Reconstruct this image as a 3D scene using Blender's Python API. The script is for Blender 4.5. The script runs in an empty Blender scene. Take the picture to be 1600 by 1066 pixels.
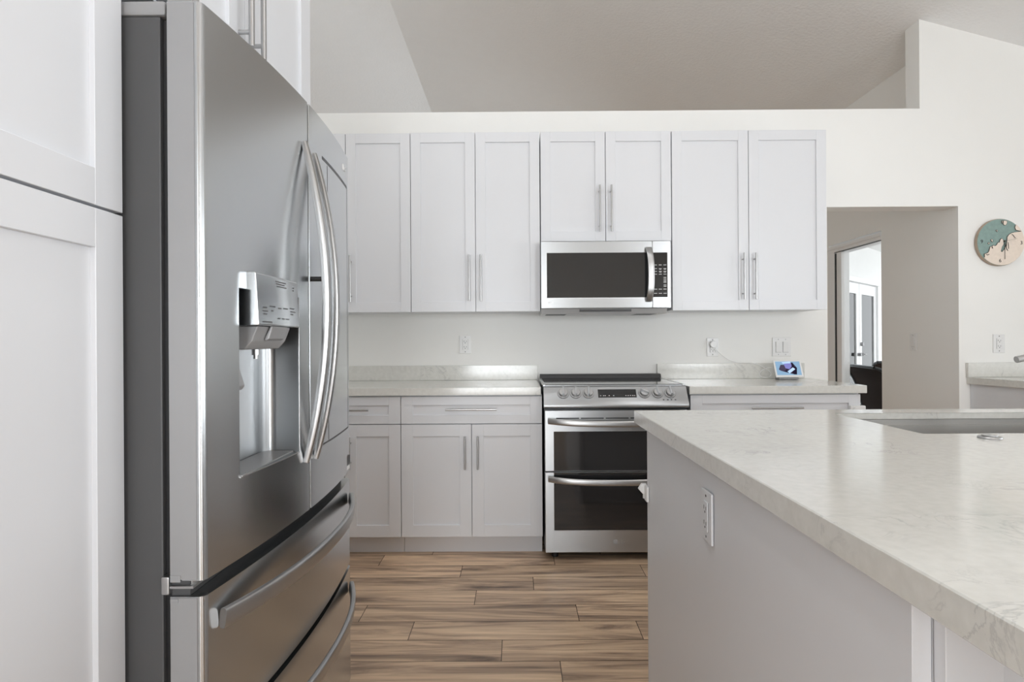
import bpy, bmesh, math, random
from mathutils import Matrix, Vector
random.seed(7)
S = bpy.context.scene
COL = S.collection
PI = math.pi

# ------------------------------------------------------------------ camera
cam = bpy.data.cameras.new('camera')
cam.sensor_width = 36.0
cam.lens = 959.6 / 1600 * 36
cam.shift_x = -3.96 / 1600
cam.clip_start = 0.02
camo = bpy.data.objects.new('camera', cam)
COL.objects.link(camo)
YAW, ROLL = 0.0048, 0.0061
fw = Vector((-math.sin(YAW), math.cos(YAW), 0))
rt = Vector((math.cos(YAW), math.sin(YAW), 0))
up = Vector((0, 0, 1))
r2 = rt * math.cos(ROLL) - up * math.sin(ROLL)
u2 = up * math.cos(ROLL) + rt * math.sin(ROLL)
m = Matrix.Identity(4)
for i in range(3):
    m[i][0], m[i][1], m[i][2] = r2[i], u2[i], -fw[i]
m[2][3] = 1.1621
camo.matrix_world = m
S.camera = camo

# ------------------------------------------------------------------ world, light, exposure
S.view_settings.view_transform = 'Standard'
S.view_settings.look = 'None'
S.view_settings.gamma = 1.0
S.view_settings.exposure = -0.04
S.cycles.max_bounces = 12
S.cycles.diffuse_bounces = 10
S.cycles.glossy_bounces = 5
S.cycles.caustics_reflective = False
S.cycles.caustics_refractive = False
S.cycles.sample_clamp_indirect = 6.0

w = bpy.data.worlds.new('sky')
S.world = w
w.use_nodes = True
bg = w.node_tree.nodes['Background']
bg.inputs[0].default_value = (0.93, 0.97, 1.0, 1)
bg.inputs[1].default_value = 2.6


def area(name, loc, rot, sx, sy, power, col=(1, 1, 1)):
    l = bpy.data.lights.new(name, 'AREA')
    l.shape = 'RECTANGLE'
    l.size, l.size_y, l.energy, l.color = sx, sy, power, col
    o = bpy.data.objects.new(name, l)
    COL.objects.link(o)
    o.location, o.rotation_euler = loc, rot
    return o


# daylight and added fill at the wall openings (just outside them, tipped up a little like sky plus ground bounce)
DAY = (0.92, 0.965, 1.0)
area('daylight_right_window', (4.72, 1.2, 1.30), (0, math.radians(90 + 42), 0), 2.0, 3.6, 46, DAY)
area('added_rear_fill', (-0.45, -5.3, 1.15), (math.radians(90 + 2), 0, math.radians(-6)), 1.6, 2.2, 150, DAY)  # added fill from behind the camera for base cabinets and floor
area('added_rear_door_fill', (3.7, -5.3, 1.2), (math.radians(90 + 8), 0, math.radians(14)), 1.2, 2.3, 200, DAY)  # second added rear fill, set aside from the microwave's reflection
area('added_living_fill', (4.72, -3.0, 1.30), (0, math.radians(90 + 8), 0), 2.2, 3.6, 88, DAY)  # added fill that brightens the unseen rear of the room
area('daylight_den_window', (3.10, 7.3, 1.20), (0, math.radians(90 + 8), 0), 2.0, 2.2, 158, (0.82, 0.92, 1.0))


def can_light(x, y, z, tilt, power):
    l = bpy.data.lights.new('ceiling_spot_light', 'AREA')
    l.shape = 'DISK'
    l.size, l.energy, l.color = 0.16, power, (0.99, 0.99, 1.0)
    o = bpy.data.objects.new('ceiling_spot_light', l)
    COL.objects.link(o)
    o.location, o.rotation_euler = (x, y, z), (0, tilt, 0)


def ceil_z(x):
    return 4.195 - 0.27 * abs(x + 1.116)


for x, y, pw in ((-0.35, 1.4, 7), (1.3, 1.4, 3), (-0.35, 0.3, 9), (1.6, 0.1, 4)):
    can_light(x, y, ceil_z(x) - 0.03, math.radians(15 if x > 0 else 0), pw)


# ------------------------------------------------------------------ materials
def newmat(name):
    mt = bpy.data.materials.new(name)
    mt.use_nodes = True
    nt = mt.node_tree
    return mt, nt, nt.nodes['Principled BSDF']


def N(nt, typ, **kw):
    n = nt.nodes.new(typ)
    for k, v in kw.items():
        if k.startswith('i_'):
            key = k[2:]
            n.inputs[int(key) if key.isdigit() else key].default_value = v
        else:
            setattr(n, k, v)
    return n


def L(nt, a, b):
    nt.links.new(a, b)


def coords(nt, scale=(1, 1, 1)):
    tc = N(nt, 'ShaderNodeTexCoord')
    mp = N(nt, 'ShaderNodeMapping')
    mp.inputs['Scale'].default_value = scale
    L(nt, tc.outputs['Object'], mp.inputs['Vector'])
    return mp.outputs['Vector']


def lin(c):
    return tuple(((v / 255) / 12.92 if v / 255 <= 0.04045 else ((v / 255 + 0.055) / 1.055) ** 2.4) for v in c) + (1,)


def plain(name, col, rough=0.5, metal=0.0, noise=0.0, nscale=8.0, bump=0.0, bscale=60.0, emit=0.0, coat=0.0, ior=1.5):
    mt, nt, b = newmat(name)
    c = tuple(col) if len(col) == 4 else tuple(col) + (1,)
    b.inputs['Base Color'].default_value = c
    b.inputs['Roughness'].default_value = rough
    b.inputs['Metallic'].default_value = metal
    b.inputs['IOR'].default_value = ior
    if coat:
        b.inputs['Coat Weight'].default_value = coat
        b.inputs['Coat Roughness'].default_value = 0.05
    v = coords(nt)
    nz = N(nt, 'ShaderNodeTexNoise')
    nz.inputs['Scale'].default_value = nscale
    nz.inputs['Detail'].default_value = 3
    L(nt, v, nz.inputs['Vector'])
    mx = N(nt, 'ShaderNodeMix', data_type='RGBA')
    mx.inputs[6].default_value = tuple(x * (1 - noise) for x in c[:3]) + (1,)
    mx.inputs[7].default_value = c
    L(nt, nz.outputs['Fac'], mx.inputs[0])
    L(nt, mx.outputs[2], b.inputs['Base Color'])
    if bump:
        n2 = N(nt, 'ShaderNodeTexNoise')
        n2.inputs['Scale'].default_value = bscale
        n2.inputs['Detail'].default_value = 4
        L(nt, v, n2.inputs['Vector'])
        bp = N(nt, 'ShaderNodeBump')
        bp.inputs['Strength'].default_value = bump
        bp.inputs['Distance'].default_value = 0.004
        L(nt, n2.outputs['Fac'], bp.inputs['Height'])
        L(nt, bp.outputs['Normal'], b.inputs['Normal'])
    if emit:
        b.inputs['Emission Color'].default_value = c
        b.inputs['Emission Strength'].default_value = emit
    return mt


def steel(name, col=0.6, rough=0.2, stretch=(4, 4, 200), var=0.06, aniso=0.0, tint=None):
    mt, nt, b = newmat(name)
    b.inputs['Metallic'].default_value = 1
    tint = tint or (1, 1, 1)
    if aniso:      # horizontal brushing spreads reflections up and down
        b.inputs['Anisotropic'].default_value = aniso
        b.inputs['Anisotropic Rotation'].default_value = 0.25
        tg = N(nt, 'ShaderNodeTangent', direction_type='RADIAL', axis='Z')
        L(nt, tg.outputs[0], b.inputs['Tangent'])
    v = coords(nt, stretch)
    nz = N(nt, 'ShaderNodeTexNoise')
    nz.inputs['Scale'].default_value = 3
    nz.inputs['Detail'].default_value = 4
    L(nt, v, nz.inputs['Vector'])
    mr = N(nt, 'ShaderNodeMapRange')
    mr.inputs['To Min'].default_value = rough - var
    mr.inputs['To Max'].default_value = rough + var
    L(nt, nz.outputs['Fac'], mr.inputs['Value'])
    L(nt, mr.outputs['Result'], b.inputs['Roughness'])
    mx = N(nt, 'ShaderNodeMix', data_type='RGBA')
    mx.inputs[6].default_value = (col * 0.985 * tint[0], col * 0.985 * tint[1], col * 0.985 * tint[2], 1)
    mx.inputs[7].default_value = (col * 1.01 * tint[0], col * 1.01 * tint[1], col * 1.01 * tint[2], 1)
    L(nt, nz.outputs['Fac'], mx.inputs[0])
    L(nt, mx.outputs[2], b.inputs['Base Color'])
    return mt


def quartz():
    mt, nt, b = newmat('quartz')
    v = coords(nt)
    n1 = N(nt, 'ShaderNodeTexNoise')
    n1.inputs['Scale'].default_value = 7
    n1.inputs['Detail'].default_value = 7
    n1.inputs['Roughness'].default_value = 0.62
    n1.inputs['Distortion'].default_value = 1.3
    L(nt, v, n1.inputs['Vector'])
    a = N(nt, 'ShaderNodeMath', operation='SUBTRACT')
    a.inputs[1].default_value = 0.5
    L(nt, n1.outputs['Fac'], a.inputs[0])
    ab = N(nt, 'ShaderNodeMath', operation='ABSOLUTE')
    L(nt, a.outputs[0], ab.inputs[0])
    rp = N(nt, 'ShaderNodeMapRange')
    rp.inputs['From Min'].default_value = 0.0
    rp.inputs['From Max'].default_value = 0.022
    rp.inputs['To Min'].default_value = 1
    rp.inputs['To Max'].default_value = 0
    L(nt, ab.outputs[0], rp.inputs['Value'])
    n2 = N(nt, 'ShaderNodeTexNoise')
    n2.inputs['Scale'].default_value = 4.5
    n2.inputs['Detail'].default_value = 2
    L(nt, v, n2.inputs['Vector'])
    r2_ = N(nt, 'ShaderNodeMapRange')
    r2_.inputs['From Min'].default_value = 0.5
    r2_.inputs['From Max'].default_value = 0.72
    L(nt, n2.outputs['Fac'], r2_.inputs['Value'])
    mu = N(nt, 'ShaderNodeMath', operation='MULTIPLY')
    L(nt, rp.outputs['Result'], mu.inputs[0])
    L(nt, r2_.outputs['Result'], mu.inputs[1])
    n3 = N(nt, 'ShaderNodeTexNoise')
    n3.inputs['Scale'].default_value = 60
    n3.inputs['Detail'].default_value = 3
    L(nt, v, n3.inputs['Vector'])
    base = N(nt, 'ShaderNodeMix', data_type='RGBA')
    base.inputs[6].default_value = (0.60, 0.595, 0.56, 1)
    base.inputs[7].default_value = (0.74, 0.735, 0.70, 1)
    L(nt, n3.outputs['Fac'], base.inputs[0])
    mx = N(nt, 'ShaderNodeMix', data_type='RGBA')
    mx.inputs[7].default_value = (0.46, 0.46, 0.45, 1)
    L(nt, base.outputs[2], mx.inputs[6])
    L(nt, mu.outputs[0], mx.inputs[0])
    L(nt, mx.outputs[2], b.inputs['Base Color'])
    b.inputs['Roughness'].default_value = 0.13
    b.inputs['IOR'].default_value = 1.55
    return mt


def plank():
    mt, nt, b = newmat('wood_look_tile')
    at = N(nt, 'ShaderNodeAttribute', attribute_name='plank')
    tc = N(nt, 'ShaderNodeTexCoord')
    off = N(nt, 'ShaderNodeVectorMath', operation='SCALE')
    off.inputs['Scale'].default_value = 37.0
    L(nt, at.outputs['Color'], off.inputs[0])
    add = N(nt, 'ShaderNodeVectorMath', operation='ADD')
    L(nt, tc.outputs['Object'], add.inputs[0])
    L(nt, off.outputs[0], add.inputs[1])
    mp = N(nt, 'ShaderNodeMapping')
    mp.inputs['Scale'].default_value = (0.85, 8.5, 1)
    L(nt, add.outputs[0], mp.inputs['Vector'])
    n1 = N(nt, 'ShaderNodeTexNoise')
    n1.inputs['Scale'].default_value = 1.6
    n1.inputs['Detail'].default_value = 6
    n1.inputs['Roughness'].default_value = 0.62
    n1.inputs['Distortion'].default_value = 1.1
    L(nt, mp.outputs['Vector'], n1.inputs['Vector'])
    mp2 = N(nt, 'ShaderNodeMapping')
    mp2.inputs['Scale'].default_value = (2.2, 120, 1)
    L(nt, add.outputs[0], mp2.inputs['Vector'])
    n2 = N(nt, 'ShaderNodeTexNoise')
    n2.inputs['Scale'].default_value = 1.5
    n2.inputs['Detail'].default_value = 3
    L(nt, mp2.outputs['Vector'], n2.inputs['Vector'])
    cr = N(nt, 'ShaderNodeValToRGB')
    e = cr.color_ramp.elements
    e[0].position = 0.28
    e[0].color = lin((104, 82, 66))
    e[1].position = 0.73
    e[1].color = lin((242, 208, 166))
    x = e.new(0.42)
    x.color = lin((176, 145, 116))
    x = e.new(0.54)
    x.color = lin((215, 180, 143))
    L(nt, n1.outputs['Fac'], cr.inputs['Fac'])
    mr = N(nt, 'ShaderNodeMapRange')
    mr.inputs['From Min'].default_value = 0.3
    mr.inputs['From Max'].default_value = 0.7
    mr.inputs['To Min'].default_value = 0.82
    mr.inputs['To Max'].default_value = 1.1
    L(nt, n2.outputs['Fac'], mr.inputs['Value'])
    mx = N(nt, 'ShaderNodeMix', data_type='RGBA', blend_type='MULTIPLY')
    mx.inputs[0].default_value = 1
    L(nt, cr.outputs['Color'], mx.inputs[6])
    L(nt, mr.outputs['Result'], mx.inputs[7])
    hs = N(nt, 'ShaderNodeHueSaturation')
    hs.inputs['Saturation'].default_value = 0.87
    sp = N(nt, 'ShaderNodeSeparateColor')
    L(nt, at.outputs['Color'], sp.inputs[0])
    m3 = N(nt, 'ShaderNodeMapRange')
    m3.inputs['To Min'].default_value = 0.85
    m3.inputs['To Max'].default_value = 1.1
    L(nt, sp.outputs[1], m3.inputs['Value'])
    L(nt, m3.outputs['Result'], hs.inputs['Value'])
    L(nt, mx.outputs[2], hs.inputs['Color'])
    L(nt, hs.outputs['Color'], b.inputs['Base Color'])
    b.inputs['Roughness'].default_value = 0.38
    return mt


def glassy(name, tint=(1, 1, 1), refl=0.12):
    mt, nt, b = newmat(name)
    nt.nodes.remove(b)
    out = nt.nodes['Material Output']
    tr = N(nt, 'ShaderNodeBsdfTransparent')
    tr.inputs[0].default_value = tuple(tint) + (1,)
    gl = N(nt, 'ShaderNodeBsdfGlossy')
    gl.inputs['Roughness'].default_value = 0.02
    fr = N(nt, 'ShaderNodeFresnel')
    fr.inputs[0].default_value = 1.45
    mx = N(nt, 'ShaderNodeMixShader')
    L(nt, fr.outputs[0], mx.inputs[0])
    L(nt, tr.outputs[0], mx.inputs[1])
    L(nt, gl.outputs[0], mx.inputs[2])
    L(nt, mx.outputs[0], out.inputs['Surface'])
    return mt


M = dict(
    cab=plain('cabinet_white', (0.70, 0.71, 0.735), 0.33, noise=0.015),
    wall=plain('wall_paint', (0.85, 0.848, 0.828), 0.7, noise=0.02, bump=0.06, bscale=120),
    ceil=plain('ceiling_texture', (0.90, 0.902, 0.905), 0.85, noise=0.03, bump=1.0, bscale=48),
    quartz=quartz(),
    steel=steel('fridge_steel', 0.55, 0.23, (3, 3, 90), 0.008, 0.5, (0.972, 1.0, 1.02)),
    steel2=steel('appliance_steel', 0.46, 0.30, (3, 3, 160), 0.02, 0.6, (0.975, 1.0, 1.02)),
    nickel=steel('brushed_nickel', 0.50, 0.3, (60, 60, 60), 0.01),
    bright=steel('polished_handle', 0.47, 0.32, (40, 40, 40), 0.02),
    case=plain('fridge_case_grey', (0.075, 0.075, 0.077), 0.45, noise=0.06),
    satin=plain('satin_silver', (0.34, 0.34, 0.345), 0.38, metal=0.35, noise=0.04),
    satin2=plain('light_satin', (0.60, 0.60, 0.60), 0.35, metal=0.3, noise=0.04),
    midgrey=plain('grey_plastic', (0.30, 0.30, 0.305), 0.4, noise=0.04),
    black=plain('black_plastic', (0.012, 0.012, 0.013), 0.35, noise=0.1),
    glass=plain('black_glass', (0.016, 0.016, 0.017), 0.06, noise=0.1, ior=1.6),
    glass2=plain('oven_window_glass', (0.018, 0.018, 0.019), 0.07, noise=0.1, ior=1.6),
    white=plain('white_plastic', (0.77, 0.77, 0.765), 0.3, noise=0.02),
    frame=plain('white_frame', (0.80, 0.80, 0.80), 0.35, noise=0.02),
    vent=plain('dark_grey_metal', (0.045, 0.045, 0.047), 0.4, metal=0.3, noise=0.1),
    slot=plain('dark_slot', (0.03, 0.03, 0.03), 0.5, noise=0.1),
    print=plain('grey_print', (0.09, 0.09, 0.095), 0.5, noise=0.1),
    lightprint=plain('light_print', (0.62, 0.62, 0.62), 0.5, noise=0.1),
    plank=plank(),
    grout=plain('grout', (0.075, 0.06, 0.05), 0.8, noise=0.2),
    sink=plain('sink_steel', (0.50, 0.49, 0.47), 0.36, metal=0.55, noise=0.06, nscale=20),
    teal=plain('teal_sea', lin((142, 168, 162)), 0.6, noise=0.3, nscale=60, bump=0.3, bscale=150),
    land=plain('cream_land', lin((238, 224, 210)), 0.65, noise=0.16, nscale=70, bump=0.3, bscale=150),
    wood=plain('brown_wood_edge', lin((178, 160, 142)), 0.6, noise=0.2, nscale=30),
    dark=plain('dark_brown_ink', (0.03, 0.024, 0.02), 0.6, noise=0.1),
    brown=plain('dark_brown_mesh', (0.034, 0.023, 0.019), 0.9, noise=0.3, nscale=200, bump=0.3, bscale=400, ior=1.2),
    stucco=plain('white_stucco', (0.86, 0.86, 0.85), 0.85, noise=0.03, bump=0.3, bscale=40),
    concrete=plain('patio_concrete', (0.42, 0.41, 0.39), 0.8, noise=0.15, nscale=5),
    fence=plain('weathered_fence', lin((96, 76, 66)), 0.75, noise=0.4, nscale=9),
    leaf=plain('leaf_green', (0.05, 0.09, 0.035), 0.6, noise=0.5, nscale=12),
    pane=glassy('clear_glass'),
    blind=plain('pale_blind', (0.52, 0.55, 0.60), 0.5, noise=0.05),
    screen=plain('screen_blue', lin((128, 162, 192)), 0.25, emit=0.45, noise=0.1),
    scr_dark=plain('screen_dark', lin((62, 52, 78)), 0.25, emit=0.4, noise=0.3, nscale=90),
    scr_mid=plain('screen_violet', lin((120, 120, 185)), 0.25, emit=0.5, noise=0.15, nscale=60),
    scr_lite=plain('screen_light', lin((175, 200, 232)), 0.25, emit=0.55, noise=0.1),
)


# ------------------------------------------------------------------ mesh helpers
class MB:
    def __init__(self, T=None):
        self.bm = bmesh.new()
        self.T = T or Matrix.Identity(4)
        self.mi = 0

    def _merge(self, tb, smooth=True):
        mp = {}
        for v in tb.verts:
            mp[v] = self.bm.verts.new(self.T @ v.co)
        for f in tb.faces:
            try:
                nf = self.bm.faces.new([mp[v] for v in f.verts])
                nf.material_index = self.mi
            except ValueError:
                pass
        tb.free()

    def box(self, x0, x1, y0, y1, z0, z1, bev=0.0, seg=2):
        if x1 < x0: x0, x1 = x1, x0
        if y1 < y0: y0, y1 = y1, y0
        if z1 < z0: z0, z1 = z1, z0
        tb = bmesh.new()
        bmesh.ops.create_cube(tb, size=1)
        for v in tb.verts:
            v.co = Vector(((x0 + x1) / 2 + v.co.x * (x1 - x0), (y0 + y1) / 2 + v.co.y * (y1 - y0), (z0 + z1) / 2 + v.co.z * (z1 - z0)))
        if bev:
            b = min(bev, 0.49 * min(x1 - x0, y1 - y0, z1 - z0))
            bmesh.ops.bevel(tb, geom=tb.edges[:], offset=b, segments=seg, profile=0.5, affect='EDGES')
        self._merge(tb)
        return self

    def cyl(self, p0, p1, r, r2=None, seg=20, bev=0.0):
        p0, p1 = Vector(p0), Vector(p1)
        d = p1 - p0
        tb = bmesh.new()
        bmesh.ops.create_cone(tb, cap_ends=True, segments=seg, radius1=r, radius2=r if r2 is None else r2, depth=d.length)
        if bev:
            ed = [e for e in tb.edges if any(len(f.verts) > 4 for f in e.link_faces)]
            bmesh.ops.bevel(tb, geom=ed, offset=bev, segments=2, profile=0.5, affect='EDGES')
        q = Vector((0, 0, 1)).rotation_difference(d.normalized()).to_matrix().to_4x4()
        X = Matrix.Translation((p0 + p1) / 2) @ q
        for v in tb.verts:
            v.co = X @ v.co
        self._merge(tb)
        return self

    def prism(self, poly, axis, a0, a1, bev=0.0):
        """poly: 2D points; axis 'x' -> (y,z), 'y' -> (x,z), 'z' -> (x,y)"""
        f = {'x': lambda p, a: (a, p[0], p[1]), 'y': lambda p, a: (p[0], a, p[1]), 'z': lambda p, a: (p[0], p[1], a)}[axis]
        tb = bmesh.new()
        A = [tb.verts.new(f(p, a0)) for p in poly]
        B = [tb.verts.new(f(p, a1)) for p in poly]
        n = len(poly)
        tb.faces.new(A[::-1])
        tb.faces.new(B)
        for i in range(n):
            tb.faces.new((A[i], A[(i + 1) % n], B[(i + 1) % n], B[i]))
        bmesh.ops.recalc_face_normals(tb, faces=tb.faces)
        if bev:
            bmesh.ops.bevel(tb, geom=tb.edges[:], offset=bev, segments=2, profile=0.5, affect='EDGES')
        self._merge(tb)
        return self

    def sweep(self, path, w, t, side, n=12, pw=3.0, scale=None):
        """rounded-rectangle section, w along side, t along normal"""
        path = [Vector(p) for p in path]
        side = Vector(side).normalized()
        tb = bmesh.new()
        rings = []
        for i, p in enumerate(path):
            a = path[max(0, i - 1)]
            b = path[min(len(path) - 1, i + 1)]
            tg = (b - a).normalized()
            nn = side.cross(tg).normalized()
            s = scale[i] if scale else 1
            ring = []
            for k in range(n):
                th = 2 * PI * (k + 0.5) / n
                c, sn = math.cos(th), math.sin(th)
                ca = math.copysign(abs(c) ** (2 / pw), c)
                sa = math.copysign(abs(sn) ** (2 / pw), sn)
                ring.append(tb.verts.new(p + side * (ca * w / 2 * s) + nn * (sa * t / 2 * s)))
            rings.append(ring)
        for r0, r1 in zip(rings, rings[1:]):
            for k in range(n):
                tb.faces.new((r0[k], r0[(k + 1) % n], r1[(k + 1) % n], r1[k]))
        tb.faces.new(rings[0][::-1])
        tb.faces.new(rings[-1])
        bmesh.ops.recalc_face_normals(tb, faces=tb.faces)
        self._merge(tb)
        return self

    def tube(self, path, r, n=10):
        path = [Vector(p) for p in path]
        tb = bmesh.new()
        rings = []
        prev = None
        for i, p in enumerate(path):
            a = path[max(0, i - 1)]
            b = path[min(len(path) - 1, i + 1)]
            tg = (b - a).normalized()
            ref = prev if prev is not None else (Vector((0, 0, 1)) if abs(tg.z) < 0.9 else Vector((1, 0, 0)))
            s = tg.cross(ref).normalized()
            nn = s.cross(tg).normalized()
            prev = nn
            rings.append([tb.verts.new(p + s * (r * math.cos(2 * PI * k / n)) + nn * (r * math.sin(2 * PI * k / n))) for k in range(n)])
        for r0, r1 in zip(rings, rings[1:]):
            for k in range(n):
                tb.faces.new((r0[k], r0[(k + 1) % n], r1[(k + 1) % n], r1[k]))
        tb.faces.new(rings[0][::-1])
        tb.faces.new(rings[-1])
        bmesh.ops.recalc_face_normals(tb, faces=tb.faces)
        self._merge(tb)
        return self

    def text(self, s, size, X, depth=0.0006):
        cu = bpy.data.curves.new('t', 'FONT')
        cu.body, cu.size, cu.extrude = s, size, depth
        cu.align_x, cu.align_y = 'CENTER', 'CENTER'
        o = bpy.data.objects.new('t', cu)
        COL.objects.link(o)
        me = o.evaluated_get(bpy.context.evaluated_depsgraph_get()).to_mesh()
        tb = bmesh.new()
        tb.from_mesh(me)
        for v in tb.verts:
            v.co = X @ v.co
        self._merge(tb)
        bpy.data.objects.remove(o)
        bpy.data.curves.remove(cu)
        return self

    def build(self, name, mat, parent=None, angle=38):
        me = bpy.data.meshes.new(name)
        off = Vector((0, 0, 0))
        p = parent
        while p is not None:
            off += p.location
            p = p.parent
        for v in self.bm.verts:
            v.co -= off
        self.bm.to_mesh(me)
        self.bm.free()
        for k in (mat if isinstance(mat, (list, tuple)) else [mat]):
            me.materials.append(M[k])
        for f in me.polygons:
            f.use_smooth = True
        me.set_sharp_from_angle(angle=math.radians(angle))
        o = bpy.data.objects.new(name, me)
        COL.objects.link(o)
        wn = o.modifiers.new('weighted_normals', 'WEIGHTED_NORMAL')
        wn.keep_sharp = True
        if parent is not None:
            o.parent = parent
        return o


def thing(name, label, cat, loc=(0, 0, 0), group=None):
    o = bpy.data.objects.new(name, None)
    COL.objects.link(o)
    o.empty_display_size = 0.1
    o.location = loc
    o['label'], o['category'] = label, cat
    if group: o['group'] = group
    return o


def tag(o, label, cat, group=None):
    o['label'], o['category'] = label, cat
    if group: o['group'] = group
    return o


def struct(o, label=None):
    o['kind'] = 'structure'
    if label: o['label'] = label
    return o


def face_minus_y(y):     # local (a, depth inwards, z) -> front facing -y
    return Matrix.Translation((0, y, 0))


def face_plus_x(x):      # front facing +x, a runs along y
    return Matrix(((0, -1, 0, x), (1, 0, 0, 0), (0, 0, 1, 0), (0, 0, 0, 1)))


def face_minus_x(x):     # front facing -x, a runs along -y
    return Matrix(((0, 1, 0, x), (-1, 0, 0, 0), (0, 0, 1, 0), (0, 0, 0, 1)))


TXT = Matrix.Rotation(PI / 2, 4, 'X')      # text readable from -y


def shaker(T, a0, a1, z0, z1, stile=0.062, t=0.02, rec=0.009, rail=None):
    rail = rail or stile
    b = MB(T)
    e = 0.0008
    b.box(a0, a0 + stile, 0, t, z0, z1, e, 1)
    b.box(a1 - stile, a1, 0, t, z0, z1, e, 1)
    b.box(a0 + stile, a1 - stile, 0, t, z1 - rail, z1, e, 1)
    b.box(a0 + stile, a1 - stile, 0, t, z0, z0 + rail, e, 1)
    b.box(a0 + stile - 0.001, a1 - stile + 0.001, rec, t - 0.001, z0 + rail - 0.001, z1 - rail + 0.001)
    return b


def pull(T, parent, a, z, length, vertical=True, out=0.032, r=0.0055):
    b = MB(T)
    h = length / 2
    if vertical:
        b.cyl((a, -out, z - h), (a, -out, z + h), r, seg=16, bev=0.001)
        for s in (-1, 1):
            b.cyl((a, -out, z + s * (h - 0.035)), (a, 0.001, z + s * (h - 0.035)), r * 0.8, seg=12)
    else:
        b.cyl((a - h, -out, z), (a + h, -out, z), r, seg=16, bev=0.001)
        for s in (-1, 1):
            b.cyl((a + s * (h - 0.035), -out, z), (a + s * (h - 0.035), 0.001, z), r * 0.8, seg=12)
    return b.build('handle', 'nickel', parent)


# ------------------------------------------------------------------ setting
WY = 3.93
# floor: every plank its own tile, all in one mesh
PITCH, PL = 0.1588, 0.9165
JO = {-1: -0.472, 0: 0.187, 1: -0.291, 2: 0.069, 3: -0.198, 4: 0.249, 5: -0.434, 6: -0.066, 7: 0.147}
fb = bmesh.new()
cl = fb.loops.layers.color.new('plank')
rnd = random.Random(11)
for row in range(-37, 53):
    ya = 3.181 - PITCH * (row - 1) - PITCH
    yb = ya + PITCH
    if yb < -5.0 or ya > 9.1: continue
    j = JO.get(row, rnd.uniform(-0.45, 0.45))
    k0 = int(math.floor((-5.0 - j) / PL))
    for k in range(k0, k0 + 12):
        xa, xb = j + k * PL, j + (k + 1) * PL
        if xa > 4.4: break
        lo = -1.45 if yb < 4.0 else -5.1
        hi = 4.4 if yb < 4.0 else 2.88
        xa, xb = max(xa, lo), min(xb, hi)
        if xb - xa < 0.01: continue
        g = 0.0014
        vs = [fb.verts.new(p) for p in ((xa + g, ya + g, 0), (xb - g, ya + g, 0), (xb - g, yb - g, 0), (xa + g, yb - g, 0))]
        f = fb.faces.new(vs)
        c = (rnd.random(), rnd.random(), rnd.random(), 1)
        for l_ in f.loops: l_[cl] = c
for (x0, x1, y0, y1) in ((-1.45, 4.4, -5.0, 4.0), (-5.1, 2.88, 4.0, 9.1)):
    vs = [fb.verts.new(p) for p in ((x0, y0, -0.0015), (x1, y0, -0.0015), (x1, y1, -0.0015), (x0, y1, -0.0015))]
    f = fb.faces.new(vs)
    f.material_index = 1
me = bpy.data.meshes.new('floor')
fb.to_mesh(me)
fb.free()
me.materials.append(M['plank'])
me.materials.append(M['grout'])
fl = bpy.data.objects.new('floor', me)
COL.objects.link(fl)
struct(fl, 'brown wood look plank floor')

b = MB()
zl, zr = ceil_z(-5.2), ceil_z(4.6)
b.prism([(-5.2, zl), (-1.116, 4.195), (4.6, zr), (4.6, zr + 0.1), (-1.116, 4.295), (-5.2, zl + 0.1)], 'y', -5.1, 9.2)
struct(b.build('ceiling', 'ceil', angle=8))

b = MB()
b.box(-1.55, 1.98, WY, WY + 0.14, -0.01, 2.63)
b.box(1.98, 2.815, WY, WY + 0.14, 2.005, 2.63)
b.box(2.815, 4.5, WY, WY + 0.14, -0.01, 2.63)
b.prism([(2.574, 2.63), (4.5, 2.63), (4.5, ceil_z(4.5) + 0.03), (2.574, ceil_z(2.574) + 0.03)], 'y', WY, WY + 0.14)
struct(b.build('wall_back', 'wall'))

b = MB()
b.prism([(-5.1, -0.01), (WY, -0.01), (WY, ceil_z(-1.45)), (-5.1, ceil_z(-1.45))], 'x', -1.55, -1.45)
struct(b.build('wall_left', 'wall'))

b = MB()
zt = ceil_z(4.4) + 0.02
b.box(4.4, 4.5, -5.0, -4.8, -0.01, zt)
b.box(4.4, 4.5, -1.2, -0.6, -0.01, zt)
b.box(4.4, 4.5, -4.8, -1.2, -0.01, 0.15)
b.box(4.4, 4.5, -4.8, -1.2, 2.35, zt)
b.box(4.4, 4.5, 3.0, WY, -0.01, zt)
b.box(4.4, 4.5, -0.6, 3.0, -0.01, 0.35)
b.box(4.4, 4.5, -0.6, 3.0, 2.3, zt)
struct(b.build('wall_right', 'wall'))

b = MB()
b.prism([(-1.55, 2.35), (4.5, 2.35), (4.5, ceil_z(4.5) + 0.02), (-1.116, 4.2), (-1.55, ceil_z(-1.55))], 'y', -5.1, -5.0)
b.box(-1.55, -1.25, -5.1, -5.0, -0.01, 2.35)
b.box(0.35, 3.1, -5.1, -5.0, -0.01, 2.35)
b.box(4.3, 4.5, -5.1, -5.0, -0.01, 2.35)
b.box(-1.25, 0.35, -5.1, -5.0, -0.01, 0.05)
struct(b.build('wall_rear', 'wall'))


def window(name, T, a0, a1, z0, z1, n):
    b = MB(T)
    fw_ = 0.05
    b.box(a0, a1, 0.02, 0.07, z0, z0 + fw_)
    b.box(a0, a1, 0.02, 0.07, z1 - fw_, z1)
    for k in range(n + 1):
        x = a0 + (a1 - a0 - fw_) * k / n
        b.box(x, x + fw_, 0.02, 0.07, z0 + fw_, z1 - fw_)
    o = struct(b.build(name, 'frame'))
    g = MB(T)
    g.box(a0 + fw_ / 2, a1 - fw_ / 2, 0.043, 0.047, z0 + fw_ / 2, z1 - fw_ / 2)
    g.build('pane', 'pane', o)


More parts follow.
